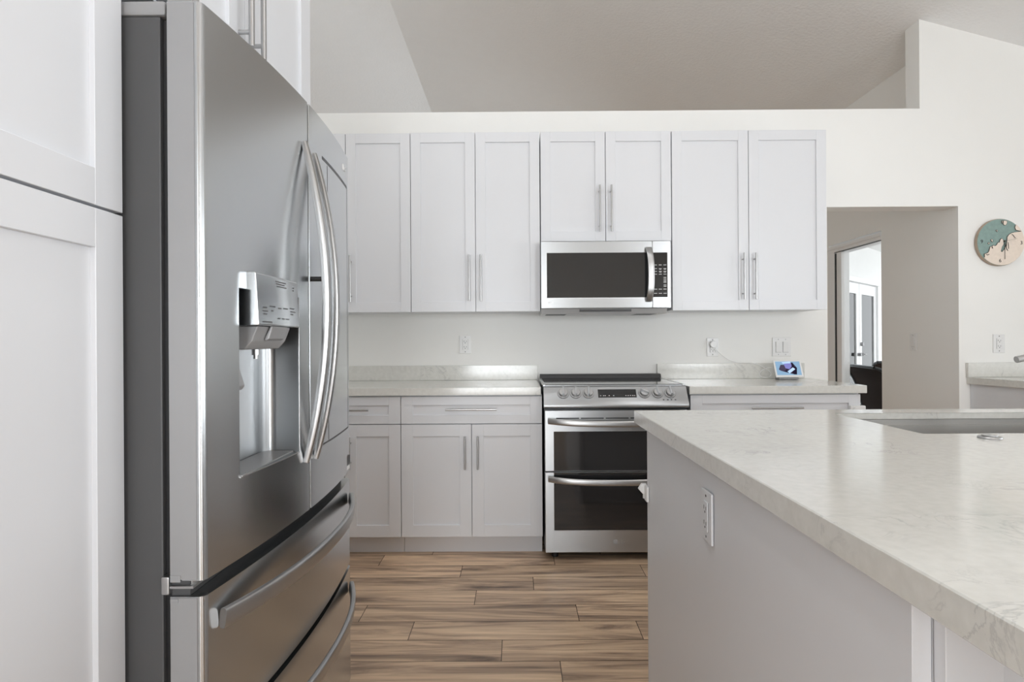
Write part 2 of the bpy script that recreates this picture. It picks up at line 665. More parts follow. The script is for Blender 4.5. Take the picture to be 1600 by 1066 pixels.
window('window_1', face_minus_x(4.4), -3.0, 0.6, 0.35, 2.3, 3)
window('added_window_2', face_minus_x(4.4), 1.2, 4.8, 0.15, 2.35, 3)  # unseen opening added for the living side fill
RW = Matrix(((-1, 0, 0, 0), (0, -1, 0, -5.0), (0, 0, 1, 0), (0, 0, 0, 1)))
window('added_window_4', RW, -0.35, 1.25, 0.05, 2.35, 2)  # unseen opening added for the rear fill
window('added_door_3', RW, -4.3, -3.1, 0.0, 2.35, 2)  # unseen opening added for the second rear fill

window('window_3', face_minus_x(2.815), -8.4, -6.2, 0.2, 2.2, 2)
# passage wall (continues behind the doorway) with the sliding door opening
PX = 2.815
b = MB()
b.box(PX, PX + 0.13, WY + 0.14, 4.76, -0.01, ceil_z(PX))
b.box(PX, PX + 0.13, 4.76, 5.56, 2.0, ceil_z(PX))
b.box(PX, PX + 0.13, 5.56, 6.2, -0.01, ceil_z(PX))
b.box(PX, PX + 0.13, 6.2, 8.4, 2.2, ceil_z(PX))
b.box(PX, PX + 0.13, 6.2, 8.4, -0.01, 0.2)
b.box(PX, PX + 0.13, 8.4, 9.2, -0.01, ceil_z(PX))
struct(b.build('wall_passage', 'wall'))
b = MB()
b.prism([(-5.2, -0.01), (PX, -0.01), (PX, ceil_z(PX)), (-1.116, 4.195), (-5.2, ceil_z(-5.2))], 'y', 9.1, 9.2)
struct(b.build('wall_far', 'wall'))
b = MB()
b.box(-5.2, -5.1, WY, 9.1, -0.01, ceil_z(-5.2))
b.box(-5.1, -1.55, WY + 0.04, WY + 0.14, -0.01, ceil_z(-5.2))
struct(b.build('wall_den', 'wall'))

# sliding glass door
b = MB()
b.box(PX - 0.012, PX + 0.02, 4.76, 5.60, 1.955, 1.985, 0.004)
b.box(PX - 0.004, PX + 0.13, 4.76, 5.56, 1.93, 1.958)
b.box(PX - 0.001, PX + 0.13, 5.458, 5.56, 0.0, 1.93)
b.box(PX + 0.005, PX + 0.11, 4.76, 5.458, 0.0, 0.03)
sd = struct(b.build('door_1', 'frame'))
b = MB()
b.box(PX + 0.008, PX + 0.036, 5.362, 5.443, 0.03, 1.925, 0.003)
b.build('sliding_stile', 'frame', sd)
b = MB()
b.box(PX + 0.001, PX + 0.03, 5.4435, 5.4575, 0.03, 1.917)
b.box(PX + 0.01, PX + 0.03, 4.765, 5.4575, 1.9255, 1.9298)
b.build('weather_strip', 'black', sd)

# covered patio beyond
b = MB()
b.box(2.95, 12.0, 4.1, 14.0, -0.12, -0.02)
struct(b.build('floor_patio', 'concrete'))
b = MB()
b.box(2.95, 7.6, 4.08, 12.5, 2.62, 2.72)
struct(b.build('ceiling_patio', 'stucco'))
# wall at 45 degrees with the french doors: local a along (1,1)/sqrt2
c45 = math.sqrt(0.5)
FD = Matrix(((c45, -c45, 0, 4.69), (c45, c45, 0, 8.92), (0, 0, 1, 0), (0, 0, 0, 1)))
b = MB(FD)
b.box(-2.4, -0.06, 0, 0.12, -0.02, 2.62)
b.box(1.86, 4.5, 0, 0.12, -0.02, 2.62)
b.box(-0.06, 1.86, 0, 0.12, 2.06, 2.62)
struct(b.build('wall_patio', 'stucco'))
b = MB(FD)
b.box(-0.06, 0.0, -0.01, 0.12, -0.02, 2.06)
b.box(1.80, 1.86, -0.01, 0.12, -0.02, 2.06)
b.box(-0.1, 1.9, -0.03, 0.12, 2.03, 2.1, 0.004)
fdo = struct(b.build('door_2', 'frame'))
for k, (a0, a1) in enumerate(((0.0, 0.89), (0.91, 1.80))):
    b = MB(FD)
    st = 0.12
    b.box(a0, a0 + st, 0.02, 0.06, 0, 2.02, 0.003)
    b.box(a1 - st, a1, 0.02, 0.06, 0, 2.02, 0.003)
    b.box(a0 + st, a1 - st, 0.02, 0.06, 1.86, 2.02, 0.003)
    b.box(a0 + st, a1 - st, 0.02, 0.06, 0, 0.24, 0.003)
    lf = b.build('door_leaf', 'frame', fdo)
    g = MB(FD)
    g.box(a0 + st - 0.005, a1 - st + 0.005, 0.038, 0.042, 0.235, 1.865)
    g.build('pane', 'pane', lf)
    h = MB(FD)
    a = (a1 - 0.06) if k == 0 else (a0 + 0.06)
    h.cyl((a, -0.03, 0.92), (a, 0.02, 0.92), 0.026, seg=16)
    if k:
        h.cyl((a, -0.03, 0.92), (a + 0.11, -0.03, 0.915), 0.011, seg=12)
        h.cyl((a, -0.02, 1.08), (a, 0.02, 1.08), 0.03, seg=16)
    h.build('lever_handle', 'midgrey', lf)
# what the panes look onto
b = MB(FD)
b.box(-0.6, 1.02, 1.2, 1.24, -0.02, 1.55)
for k in range(12):
    b.box(-0.6 + k * 0.135, -0.6 + k * 0.135 + 0.128, 1.185, 1.2, -0.02, 1.58)
tag(b.build('privacy_fence', 'fence'), 'brown board fence seen through the left patio door pane', 'fence')
b = MB(FD)
rr = random.Random(5)
for k in range(420):
    c = Vector((rr.uniform(-0.6, 1.0), rr.uniform(1.35, 1.9), rr.uniform(1.2, 2.3)))
    d = Vector((rr.uniform(-1, 1), rr.uniform(-1, 1), rr.uniform(-0.6, 1))).normalized() * 0.11
    s = d.cross(Vector((rr.uniform(-1, 1), rr.uniform(-1, 1), 1))).normalized() * 0.022
    tb = bmesh.new()
    v = [tb.verts.new(c - d), tb.verts.new(c + s), tb.verts.new(c + d), tb.verts.new(c - s)]
    tb.faces.new(v)
    b._merge(tb)
b.tube([(0.2, 1.6, -0.02), (0.22, 1.62, 0.8), (0.18, 1.6, 1.6)], 0.04)
tag(b.build('garden_shrub', 'leaf'), 'green leafy shrub rising above the brown board fence outside', 'shrub')
b = MB(FD)
b.box(1.03, 1.78, 0.10, 0.112, 0.05, 1.95)
for k in range(3):
    b.box(1.1 + k * 0.22, 1.112 + k * 0.22, 0.092, 0.1, 0.05, 1.95)
tag(b.build('door_blind', 'blind'), 'pale blue-grey blind behind the right patio door pane', 'blind')


# ------------------------------------------------------------------ cabinets
def wall_cabinet(x0, x1, z0, z1, label, doors, yf=3.6075):
    r = thing('wall_cabinet', label, 'cabinet', ((x0 + x1) / 2, WY, z0), 'white wall cabinets over the worktop')
    b = MB()
    b.box(x0 + 0.001, x1 - 0.001, yf + 0.0225, WY - 0.001, z0 + 0.002, z1 - 0.001)
    b.build('carcass', 'cab', r)
    T = face_minus_y(yf)
    for (a0, a1, side) in doors:
        d = shaker(T, a0 + 0.0018, a1 - 0.0018, z0, z1, 0.058).build('door', 'cab', r)
        if side:
            a = a1 - 0.037 if side == 'r' else a0 + 0.031
            pull(T, d, a, z0 + 0.196 if z0 < 1.5 else z0 + 0.187, 0.272)
    return r


wall_cabinet(-1.386, -0.624, 1.336, 2.388, 'white two-door wall cabinet at the far left, partly hidden by the refrigerator', [(-1.386, -1.006, 'r'), (-1.006, -0.624, 'l')])
wall_cabinet(-0.624, 0.137, 1.336, 2.39, 'white two-door wall cabinet above the outlet, immediately left of the microwave', [(-0.624, -0.243, 'r'), (-0.243, 0.137, 'l')])
wall_cabinet(0.140, 0.908, 1.746, 2.39, 'short white two-door wall cabinet directly above the microwave', [(0.140, 0.522, 'r'), (0.522, 0.908, 'l')])
wall_cabinet(0.910, 1.817, 1.336, 2.39, 'widest white wall cabinet, between the microwave and the doorway', [(0.910, 1.360, 'r'), (1.360, 1.817, 'l')])


def base_cabinet(x0, x1, label, ndoor, filler=0.0):
    yf = 3.3025
    r = thing('base_cabinet', label, 'cabinet', ((x0 + x1) / 2, 3.62, 0), 'white base cabinets along the back wall')
    b = MB()
    b.box(x0 + 0.001, x1 - 0.001, yf + 0.0225, WY - 0.001, 0.108, 0.870)
    b.build('carcass', 'cab', r)
    b = MB()
    b.box(x0 + 0.001, x1 - 0.001, 3.392, 3.41, 0.0, 0.107)
    b.build('toe_kick', 'cab', r)
    T = face_minus_y(yf)
    g = 0.0018
    d = shaker(T, x0 + g, x1 - g, 0.7195, 0.865, 0.063, rail=0.046).build('drawer', 'cab', r)
    c = (x0 + x1) / 2
    pull(T, d, c, 0.797, 0.274, False)
    if ndoor == 2:
        e = [(x0, c, 'r'), (c, x1, 'l')]
    else:
        e = [(x0, x1, 'r')]
    for a0, a1, s in e:
        d = shaker(T, a0 + g, a1 - g, 0.110, 0.7145, 0.063).build('door', 'cab', r)
        pull(T, d, a1 - 0.035 if s == 'r' else a0 + 0.034, 0.565, 0.176)
    return r


base_cabinet(-1.24, -0.631, 'white base cabinet with drawer, mostly hidden behind the refrigerator', 2)
base_cabinet(-0.631, 0.131, 'white base cabinet with one drawer over two doors, immediately left of the range', 2)
base_cabinet(0.925, 1.839, 'white base cabinet right of the range, behind the island', 2)
sl = thing('safety_latch', 'small white plastic safety latch on the cabinet corner beside the doorway', 'latch', (1.8, 3.30, 0.79))
MB().box(1.775, 1.858, 3.285, 3.301, 0.768, 0.806, 0.006).build('latch_body', 'white', sl)
MB().cyl((1.80, 3.278, 0.787), (1.80, 3.2865, 0.787), 0.012, bev=0.002).build('button', 'white', sl)


# pantry at the far left
r = thing('pantry_cabinet', 'tall white pantry cabinet with two stacked doors, left of the refrigerator', 'cabinet', (-1.0, 0.6, 0))
PXF = -0.683
MB().box(-1.445, PXF - 0.0225, 0.14, 1.061, 0.1, 2.45).build('carcass', 'cab', r)
MB().box(-1.445, PXF - 0.08, 0.14, 1.06, 0.0, 0.1).build('toe_kick', 'cab', r)
T = face_plus_x(PXF)
shaker(T, 0.145, 1.0615, 1.3875, 2.45, 0.069, rail=0.06).build('door', 'cab', r)
d = shaker(T, 0.145, 1.0615, 0.11, 1.3825, 0.069, rail=0.064).build('door', 'cab', r)

# cabinet over the refrigerator
r = thing('over_fridge_cabinet', 'white two-door cabinet with long vertical handles above the refrigerator', 'cabinet', (-1.0, 1.55, 1.83))
MB().box(-1.445, PXF - 0.0225, 1.063, 2.039, 1.83, 2.45).build('carcass', 'cab', r)
MB().box(-1.445, PXF - 0.003, 2.022, 2.040, 0.0, 1.829).build('side_panel', 'cab', r)
for a0, a1, s in ((1.063, 1.548, 'r'), (1.548, 2.040, 'l')):
    d = shaker(T, a0 + 0.0018, a1 - 0.0018, 1.835, 2.45, 0.085).build('door', 'cab', r)
    pull(T, d, a1 - 0.036 if s == 'r' else a0 + 0.036, 2.03, 0.274, r=0.007)


# ------------------------------------------------------------------ worktops
def rpoly(pts, r, seg=4):
    out = []
    n = len(pts)
    for i in range(n):
        p0, p, p1 = Vector(pts[i - 1]), Vector(pts[i]), Vector(pts[(i + 1) % n])
        a, c = (p0 - p).normalized(), (p1 - p).normalized()
        for k in range(seg + 1):
            t = k / seg
            out.append(tuple((p + a * r * (1 - t)).lerp(p + c * r * t, t) * 0.5 + (p + a * r * (1 - t) ** 2 + c * r * t ** 2) * 0.5))
    return out


r = thing('countertop', 'speckled pale quartz countertop with low backsplash, left of the range', 'countertop', (-0.5, 3.6, 0.872))
MB().box(-1.44, 0.124, 3.284, WY - 0.001, 0.8725, 0.914, 0.002).build('slab', 'quartz', r)
MB().box(-1.44, 0.127, 3.908, WY - 0.001, 0.9145, 1.008, 0.0015).build('backsplash', 'quartz', r)
r = thing('countertop', 'pale quartz countertop under the tablet display, right of the range', 'countertop', (1.4, 3.6, 0.872))
MB().box(0.917, 1.863, 3.284, WY - 0.001, 0.8725, 0.914, 0.002).build('slab', 'quartz', r)
MB().box(0.888, 1.822, 3.908, WY - 0.001, 0.9145, 1.011, 0.0015).build('backsplash', 'quartz', r)
r = thing('countertop', 'pale quartz countertop with backsplash in the right corner, below the wall clock', 'countertop', (3.5, 3.7, 0.872))
MB().prism([(2.862, 3.905), (2.862, WY - 0.001), (4.395, WY - 0.001), (4.395, 2.2), (3.75, 2.2), (3.75, 3.1), (2.912, 3.50)], 'z', 0.872, 0.914, 0.0015).build('slab', 'quartz', r)
MB().box(2.857, 4.395, 3.908, WY - 0.001, 0.9145, 1.006, 0.0015).build('backsplash', 'quartz', r)
r = thing('corner_cabinet', 'white cabinet side under the right corner countertop', 'cabinet', (3.5, 3.7, 0))
MB().prism([(2.885, 3.90), (2.885, WY - 0.001), (4.39, WY - 0.001), (4.39, 2.22), (3.78, 2.22), (3.78, 3.12), (2.93, 3.53)], 'z', 0.1, 0.871).build('carcass', 'cab', r)
MB().prism([(2.95, 3.90), (4.39, 3.90), (4.39, 2.25), (3.85, 2.25), (3.85, 3.18), (2.99, 3.58)], 'z', 0.0, 0.0995).build('toe_kick', 'cab', r)

# ------------------------------------------------------------------ island
r = thing('kitchen_island', 'white kitchen island with plain end panel in the right foreground', 'island', (1.5, 1.4, 0))
b = MB()
b.prism([(0.446, 0.700), (0.4685, 0.700), (0.461, 2.085), (0.437, 2.085)], 'z', 0.0, 0.8695, 0.0012)
b.build('end_panel', 'cab', r)
for bx in ((0.470, 0.95, 0.702, 2.083, 0.1, 0.869), (2.0, 2.60, 0.702, 2.083, 0.1, 0.869), (0.951, 1.999, 0.702, 2.083, 0.1, 0.12)):
    MB().box(*bx).build('carcass', 'cab', r)
MB().box(0.475, 2.58, 0.78, 2.02, 0.0, 0.0995).build('toe_kick', 'cab', r)
MB().box(0.62, 2.58, 0.03, 0.05, 0.0, 0.8695, 0.001).build('shade_panel', 'cab', r)  # unseen panel added to block light under the overhang
T = face_minus_y(0.680)
for k in range(4):
    a0 = 0.470 + k * 0.532
    d = shaker(T, a0 + 0.0005, a0 + 0.5305, 0.11, 0.864, 0.065).build('door', 'cab', r)
    pull(T, d, a0 + (0.49 if k % 2 == 0 else 0.04), 0.72, 0.176)
TB = Matrix(((-1, 0, 0, 0), (0, -1, 0, 2.1055), (0, 0, 1, 0), (0, 0, 0, 1)))
for k in range(4):
    a0 = -2.598 + k * 0.534
    shaker(TB, a0 + 0.0015, a0 + 0.532, 0.11, 0.864, 0.065).build('door', 'cab', r)

# island top: 2 cm slab with mitred edge, sink cut-out
b = MB()
HX0, HX1, HY0, HY1 = 1.058, 1.90, 1.612, 2.070
OUT = [(0.4335, 0.30), (2.65, 0.30), (2.65, 2.178), (0.412, 2.190)]
OUT = [(0.4355, 0.30), (2.65, 0.30), (2.65, 2.168), (0.4325, 2.187), (0.412, 2.172)]
tb = bmesh.new()
zb, zt = 0.870, 0.9125


def ring(pts, z):
    return [tb.verts.new((x, y, z)) for x, y in pts]


hole = rpoly([(HX0, HY0), (HX0, HY1), (HX1, HY1), (HX1, HY0)], 0.012, 3)
OUT = rpoly([(0.4380, 0.0), (2.65, 0.0), (2.65, 2.168), (0.4115, 2.188)], 0.010, 3)  # near overhang stretched out of view to keep the island face dark
bv = 0.002
cx_, cy_ = 1.5, 1.2


def inset(pts, d):
    n = len(pts)
    o = []
    for i in range(n):
        p0, p, p1 = Vector(pts[i - 1]), Vector(pts[i]), Vector(pts[(i + 1) % n])
        e = (p1 - p0)
        nrm = Vector((-e.y, e.x)).normalized()
        o.append(tuple(p + nrm * d))
    return o


o_top = ring(inset(OUT, bv), zt)
o_up = ring(OUT, zt - bv)
o_lo = ring(OUT, zb + 0.001)
o_bot = ring(inset(OUT, 0.001), zb)
i_bot = ring(inset(OUT, 0.04), zb)
i_up = ring(inset(OUT, 0.04), 0.892)
h_top = ring(inset(hole, -0.0015), zt)
h_up = ring(hole, zt - 0.0015)
h_lo = ring(hole, 0.892)


def band(A, B):
    n = len(A)
    for i in range(n):
        tb.faces.new((A[i], A[(i + 1) % n], B[(i + 1) % n], B[i]))


band(o_up, o_top); band(o_lo, o_up); band(o_bot, o_lo); band(i_bot, o_bot); band(i_up, i_bot)
band(h_top, h_up); band(h_up, h_lo)


def fill(A, B):
    eds = []
    for R in (A, B):
        for i in range(len(R)):
            e = tb.edges.get((R[i], R[(i + 1) % len(R)])) or tb.edges.new((R[i], R[(i + 1) % len(R)]))
            eds.append(e)
    bmesh.ops.triangle_fill(tb, use_beauty=True, edges=eds)


fill(o_top, h_top)
fill(i_up, h_lo)
bmesh.ops.recalc_face_normals(tb, faces=tb.faces)
b._merge(tb)
tag(b.build('island_countertop', 'quartz'), 'large polished pale quartz island countertop with sink cut-out, in the foreground', 'countertop')

# sink
r = thing('sink', 'stainless steel undermount sink set into the island countertop', 'sink', (1.48, 1.85, 0.66))
b = MB()
x0, x1, y0, y1 = HX0 - 0.004, HX1 + 0.004, HY0 - 0.004, HY1 + 0.003
for (a0, a1, c0, c1, z0, z1) in (
        (x0 - 0.004, x1 + 0.004, y1, y1 + 0.004, 0.872, 0.8905),
        (x0 - 0.004, x1 + 0.004, y0 - 0.0045, y0 - 0.0005, 0.8765, 0.8905),
        (x0 - 0.004, x1 + 0.004, y1 - 0.012, y1 + 0.004, 0.868, 0.8718),
        (x0 - 0.004, x1 + 0.004, y1 - 0.012, y1 - 0.008, 0.66, 0.868),
        (x0 - 0.004, x1 + 0.004, y0 - 0.004, y0, 0.66, 0.876), (x0 - 0.004, x0, y0, y1 - 0.012, 0.66, 0.876),
        (x1, x1 + 0.004, y0, y1 - 0.012, 0.66, 0.876), (x0 - 0.004, x1 + 0.004, y0 - 0.004, y1 - 0.008, 0.655, 0.66)):
    b.box(a0, a1, c0, c1, z0, z1)
b.build('basin', 'sink', r)
MB().cyl((1.48, 1.85, 0.660), (1.48, 1.85, 0.664), 0.055, bev=0.002).build('drain', 'bright', r)
# button cap and tap
r = thing('sink_hole_cover', 'small round chrome cap on the island countertop in front of the sink', 'cap', (1.177, 1.538, 0.9125))
b = MB()
b.cyl((1.177, 1.538, 0.9128), (1.177, 1.538, 0.918), 0.027, 0.024, seg=32, bev=0.0015)
b.build('flange', 'bright', r)
MB().cyl((1.177, 1.538, 0.918), (1.177, 1.538, 0.921), 0.017, seg=28, bev=0.001).build('button', 'nickel', r)
r = thing('faucet', 'nickel kitchen tap at the island sink, spout tip at right edge of picture', 'faucet', (1.55, 1.565, 0.9125))
b = MB()
b.cyl((1.55, 1.565, 0.9128), (1.55, 1.565, 0.921), 0.03, seg=28, bev=0.002)
b.cyl((1.55, 1.565, 0.921), (1.55, 1.565, 1.04), 0.019, seg=24)
b.build('body', 'nickel', r)
pts = [(1.55, 1.565, 1.04)] + [(1.55 - 0.08 * (1 - math.cos(t)), 1.565, 1.04 + 0.105 * math.sin(t)) for t in [PI / 2 * k / 8 for k in range(1, 9)]]
pts += [(1.40, 1.565, 1.138), (1.34, 1.565, 1.123), (1.266, 1.565, 1.107)]
MB().tube(pts, 0.0085, 16).build('spout', 'nickel', r)
MB().cyl((1.55, 1.565, 1.0), (1.62, 1.565, 1.03), 0.007, seg=12).build('lever', 'nickel', r)

# safety latch on the island edge
r = thing('safety_latch', 'white plastic child safety latch on the far edge of the island end panel', 'latch', (0.437, 2.085, 0.64))
b = MB()
b.box(0.4275, 0.4365, 2.050, 2.088, 0.620, 0.672, 0.003)
b.build('latch_body', 'white', r)
b = MB()
b.prism([(0.436, 0.674), (0.420, 0.674), (0.408, 0.656), (0.426, 0.636), (0.436, 0.636)], 'y', 2.0885, 2.104, 0.002)
b.cyl((0.431, 2.095, 0.624), (0.431, 2.095, 0.6355), 0.007, seg=14)
b.build('catch', 'white', r)


# ------------------------------------------------------------------ outlets and switches (local: a, depth, z about centre)
def plate(b, w_, h_):
    b.box(-w_ / 2, w_ / 2, -0.006, 0, -h_ / 2, h_ / 2, 0.0025)


def outlet(T, label, mat='white'):
    loc = T.translation
    r = thing('wall_outlet', label, 'outlet', loc, 'white wall outlets')
    b = MB(T)
    plate(b, 0.074, 0.118)
    b.build('cover_plate', mat, r)
    b = MB(T)
    b.mi = 0
    b.box(-0.0165, 0.0165, -0.0085, -0.005, -0.034, 0.034, 0.0015)
    b.mi = 1
    for dz in (0.0185, -0.0165):
        b.box(-0.0085, -0.0062, -0.0088, -0.008, dz - 0.003, dz + 0.006)
        b.box(0.0062, 0.0085, -0.0088, -0.008, dz - 0.003, dz + 0.005)
        b.cyl((0, -0.0088, dz - 0.0085), (0, -0.008, dz - 0.0085), 0.0028, seg=10)
    b.box(-0.0175, -0.0165, -0.0065, -0.0055, -0.034, 0.034)
    b.box(0.0165, 0.0175, -0.0065, -0.0055, -0.034, 0.034)
    b.build('receptacle', [mat, 'slot'], r)
    for dz in (0.047, -0.047):
        MB(T).cyl((0, -0.0068, dz), (0, -0.0055, dz), 0.003, seg=10).build('screw', 'slot', r)
    return r


def ty(x, z, y=WY - 0.0005):
    return Matrix.Translation((x, y, z))


outlet(ty(-0.334, 1.142), 'white wall outlet above the left countertop, left of the range')
outlet(ty(1.245, 1.115), 'white wall outlet with a round plug in it, right of the range')
outlet(ty(3.066, 1.127), 'white wall outlet below the wall clock, right of the doorway')
T = Matrix.Translation((0.4400, 1.424, 0.754)) @ face_minus_x(0)
outlet(T, 'white outlet on the end panel of the island', 'cab')


def switch(T, label, n):
    r = thing('wall_switch', label, 'switch', T.translation, None)
    b = MB(T)
    plate(b, 0.074 + 0.046 * (n - 1), 0.12)
    b.build('cover_plate', 'white', r)
    for k in range(n):
        a = (k - (n - 1) / 2) * 0.046
        b = MB(T)
        b.prism([(-0.005, -0.033), (-0.0085, -0.033), (-0.012, 0.033), (-0.005, 0.033)], 'x', a - 0.0165, a + 0.0165, 0.001)
        b.build('rocker', 'white', r)
        for q in (-1, 1):
            MB(T).cyl((a, -0.0068, q * 0.048), (a, -0.0055, q * 0.048), 0.0028, seg=10).build('screw', 'midgrey', r)
        b = MB(T)
        b.box(a - 0.018, a + 0.018, -0.0064, -0.0058, -0.0358, -0.034)
        b.box(a - 0.0185, a - 0.0165, -0.0064, -0.0058, -0.034, 0.034)
        b.build('rocker_gap', 'midgrey', r)
    return r


switch(ty(1.686, 1.114), 'white double light switch on the back wall above the tablet display', 2)
switch(Matrix.Translation((PX - 0.0005, 4.376, 1.138)) @ face_minus_x(0), 'white single light switch on the grey passage wall inside the doorway', 1)

# plug + cord
r = thing('plug_adapter', 'round white plug adapter in the outlet right of the range, with thin cord', 'plug', (1.245, 3.90, 1.13))
MB().cyl((1.245, WY - 0.034, 1.133), (1.245, WY - 0.010, 1.133), 0.022, seg=28, bev=0.004).build('adapter_body', 'white', r)
cp = [(1.245, 3.897, 1.112), (1.262, 3.90, 1.095), (1.30, 3.902, 1.062), (1.345, 3.903, 1.032), (1.40, 3.902, 1.016), (1.46, 3.90, 1.0145), (1.50, 3.897, 1.010),
      (1.54, 3.885, 0.992), (1.575, 3.86, 0.965), (1.585, 3.85, 0.945), (1.57, 3.84, 0.93), (1.54, 3.84, 0.925), (1.515, 3.845, 0.935), (1.515, 3.85, 0.955), (1.54, 3.85, 0.975), (1.58, 3.84, 0.985), (1.62, 3.83, 0.965)]


def smooth_path(p, n=5):
    p = [Vector(q) for q in p]
    out = []
    for i in range(len(p) - 1):
        p0, p1, p2, p3 = p[max(0, i - 1)], p[i], p[i + 1], p[min(len(p) - 1, i + 2)]
        for k in range(n):
            t = k / n
            out.append(0.5 * ((2 * p1) + (p2 - p0) * t + (2 * p0 - 5 * p1 + 4 * p2 - p3) * t * t + (3 * p1 - p0 - 3 * p2 + p3) * t ** 3))
    out.append(p[-1])
    return out


MB().tube(smooth_path(cp), 0.0021, 8).build('cord', 'white', r)

# tablet display
r = thing('smart_display', 'small white tablet display showing a blue picture on the right countertop', 'tablet', (1.66, 3.78, 0.9145))
TS = Matrix.Translation((1.66, 3.75, 0.932)) @ Matrix.Rotation(math.radians(-24), 4, 'X')
b = MB(TS)
b.box(-0.085, 0.085, 0, 0.009, 0, 0.112, 0.004, 3)
b.build('bezel', 'white', r)
b = MB()
b.prism([(3.765, 0.9147), (3.83, 0.9147), (3.83, 0.93), (3.80, 0.99), (3.785, 0.99), (3.764, 0.945)], 'x', 1.60, 1.72, 0.004)
b.build('stand', 'midgrey', r)
b = MB(TS)
b.box(-0.075, 0.074, -0.0008, 0.002, 0.013, 0.102)


def flat(b, pts, d):
    b.prism(pts, 'y', -d, 0.0)


scr = b.build('screen', 'screen', r)
b = MB(TS)
b.mi = 0
flat(b, [(-0.06, 0.05), (-0.045, 0.08), (-0.025, 0.08), (0.0, 0.055), (0.01, 0.04), (0.03, 0.017), (0.045, 0.017), (0.052, 0.06), (0.036, 0.066), (0.03, 0.095), (0.024, 0.095), (0.024, 0.06), (0.0, 0.035), (-0.03, 0.035), (-0.05, 0.042)], 0.0011)
b.mi = 1
flat(b, [(-0.025, 0.085), (0.02, 0.095), (0.022, 0.07), (0.005, 0.05), (-0.018, 0.058)], 0.0012)
b.mi = 2
flat(b, [(-0.01, 0.037), (0.028, 0.063), (0.04, 0.051), (0.002, 0.024)], 0.0014)
flat(b, [(-0.035, 0.098), (0.018, 0.101), (0.016, 0.09), (-0.03, 0.088)], 0.0013)
b.build('picture', ['scr_dark', 'scr_mid', 'scr_lite'], scr)

# ------------------------------------------------------------------ wall clock
CX, CZ = 3.062, 1.769
r = thing('wall_clock', 'round wall clock with teal sea and cream land map face, right of the doorway', 'clock', (CX, WY, CZ))
R_ = 0.149
b = MB()
b.cyl((CX, WY - 0.002, CZ), (CX, WY - 0.026, CZ), R_, seg=64, bev=0.003)
b.build('body', 'wood', r)
MB().cyl((CX, WY - 0.0261, CZ), (CX, WY - 0.0285, CZ), R_ - 0.003, seg=64).build('dial', 'teal', r)


def zc(p):
    x, z = (p[0] - 560) / 395 * R_ * 0.985, -(p[1] - 525) / 395 * R_ * 0.985
    k = min(1.0, (R_ - 0.007) / max(1e-6, math.hypot(x, z)))
    return (x * k, z * k)


def land(pts, a_from=None, a_to=None):
    q = [zc(p) for p in pts]
    if a_from is not None:
        rad = R_ - 0.0035
        n = 24
        q += [(rad * math.cos(a_from + (a_to - a_from) * k / n), rad * math.sin(a_from + (a_to - a_from) * k / n)) for k in range(n + 1)]
    return q


coast = [(270, 790), (275, 725), (320, 712), (345, 690), (362, 640), (370, 605), (400, 598), (425, 578), (452, 590), (480, 575), (500, 535), (530, 528),
         (545, 480), (570, 462), (590, 485), (600, 560), (575, 600), (550, 680), (570, 695), (600, 655), (612, 650), (640, 580), (655, 530), (662, 440), (690, 400), (730, 375), (790, 358), (860, 350), (905, 338)]
ang = lambda p: math.atan2(zc(p)[1], zc(p)[0])
polys = [land(coast, ang((905, 338)), ang((270, 790)) - 0.0), land([(905, 330), (860, 335), (810, 322), (795, 285), (800, 245), (830, 212)], ang((830, 212)), ang((905, 330))),
         [zc(p) for p in ((600, 160), (655, 162), (660, 200), (640, 235), (612, 240), (596, 215))], [zc(p) for p in ((385, 480), (410, 478), (415, 520), (395, 515))],
         [zc(p) for p in ((335, 540), (360, 530), (358, 555), (340, 558))], [zc(p) for p in ((470, 322), (490, 320), (500, 345), (485, 348))], [zc(p) for p in ((575, 160), (590, 162), (582, 200), (572, 205))]]
b = MB()
d = MB()
for pl in polys:
    tb_pl = [(CX + x, CZ + z) for x, z in pl]
    c = Vector((sum(p[0] for p in tb_pl) / len(tb_pl), sum(p[1] for p in tb_pl) / len(tb_pl)))
    b.prism(tb_pl, 'y', WY - 0.0286, WY - 0.0340)
    n = len(tb_pl)
    m_ = len(coast) if n > 40 else (6 if n > 20 else n)
    for i in range(m_ - 1 if n > 20 else n):
        p, q = tb_pl[i], tb_pl[(i + 1) % n]
        d.tube([(p[0], WY - 0.0325, p[1]), (q[0], WY - 0.0325, q[1])], 0.0019, 6)
b.build('land', 'land', r)
for pl in ([(735, 395), (760, 410), (780, 445), (800, 455)], [(300, 735), (325, 745), (350, 730)], [(670, 530), (680, 600), (678, 640)], [(645, 560), (640, 620), (655, 660), (670, 670)], [(395, 620), (412, 635), (400, 600)]):
    d.tube([(CX + zc(p)[0], WY - 0.0342, CZ + zc(p)[1]) for p in pl], 0.0022, 6)
d.build('coastline', 'dark', r)['kind'] = 'stuff'
for s, px, pz in (('9', 225, 515), ('6', 535, 843), ('3', 913, 543)):
    x, z = zc((px, pz))
    MB().text(s, 0.032, Matrix.Translation((CX + x * 0.96, WY - (0.0292 if s == '9' else 0.0346), CZ + z)) @ TXT).build('numeral', 'dark', r)
b = MB()
hub = zc((605, 510))
for tip, wd in (((810, 470), 0.0040), ((605, 820), 0.0030)):
    t_ = zc(tip)
    b.sweep([(CX + hub[0], WY - 0.040, CZ + hub[1]), (CX + t_[0], WY - 0.040, CZ + t_[1])], wd * 1.6, 0.001, (0, 1, 0))
b.cyl((CX + hub[0], WY - 0.029, CZ + hub[1]), (CX + hub[0], WY - 0.042, CZ + hub[1]), 0.005, seg=14)
b.build('hand', 'dark', r)

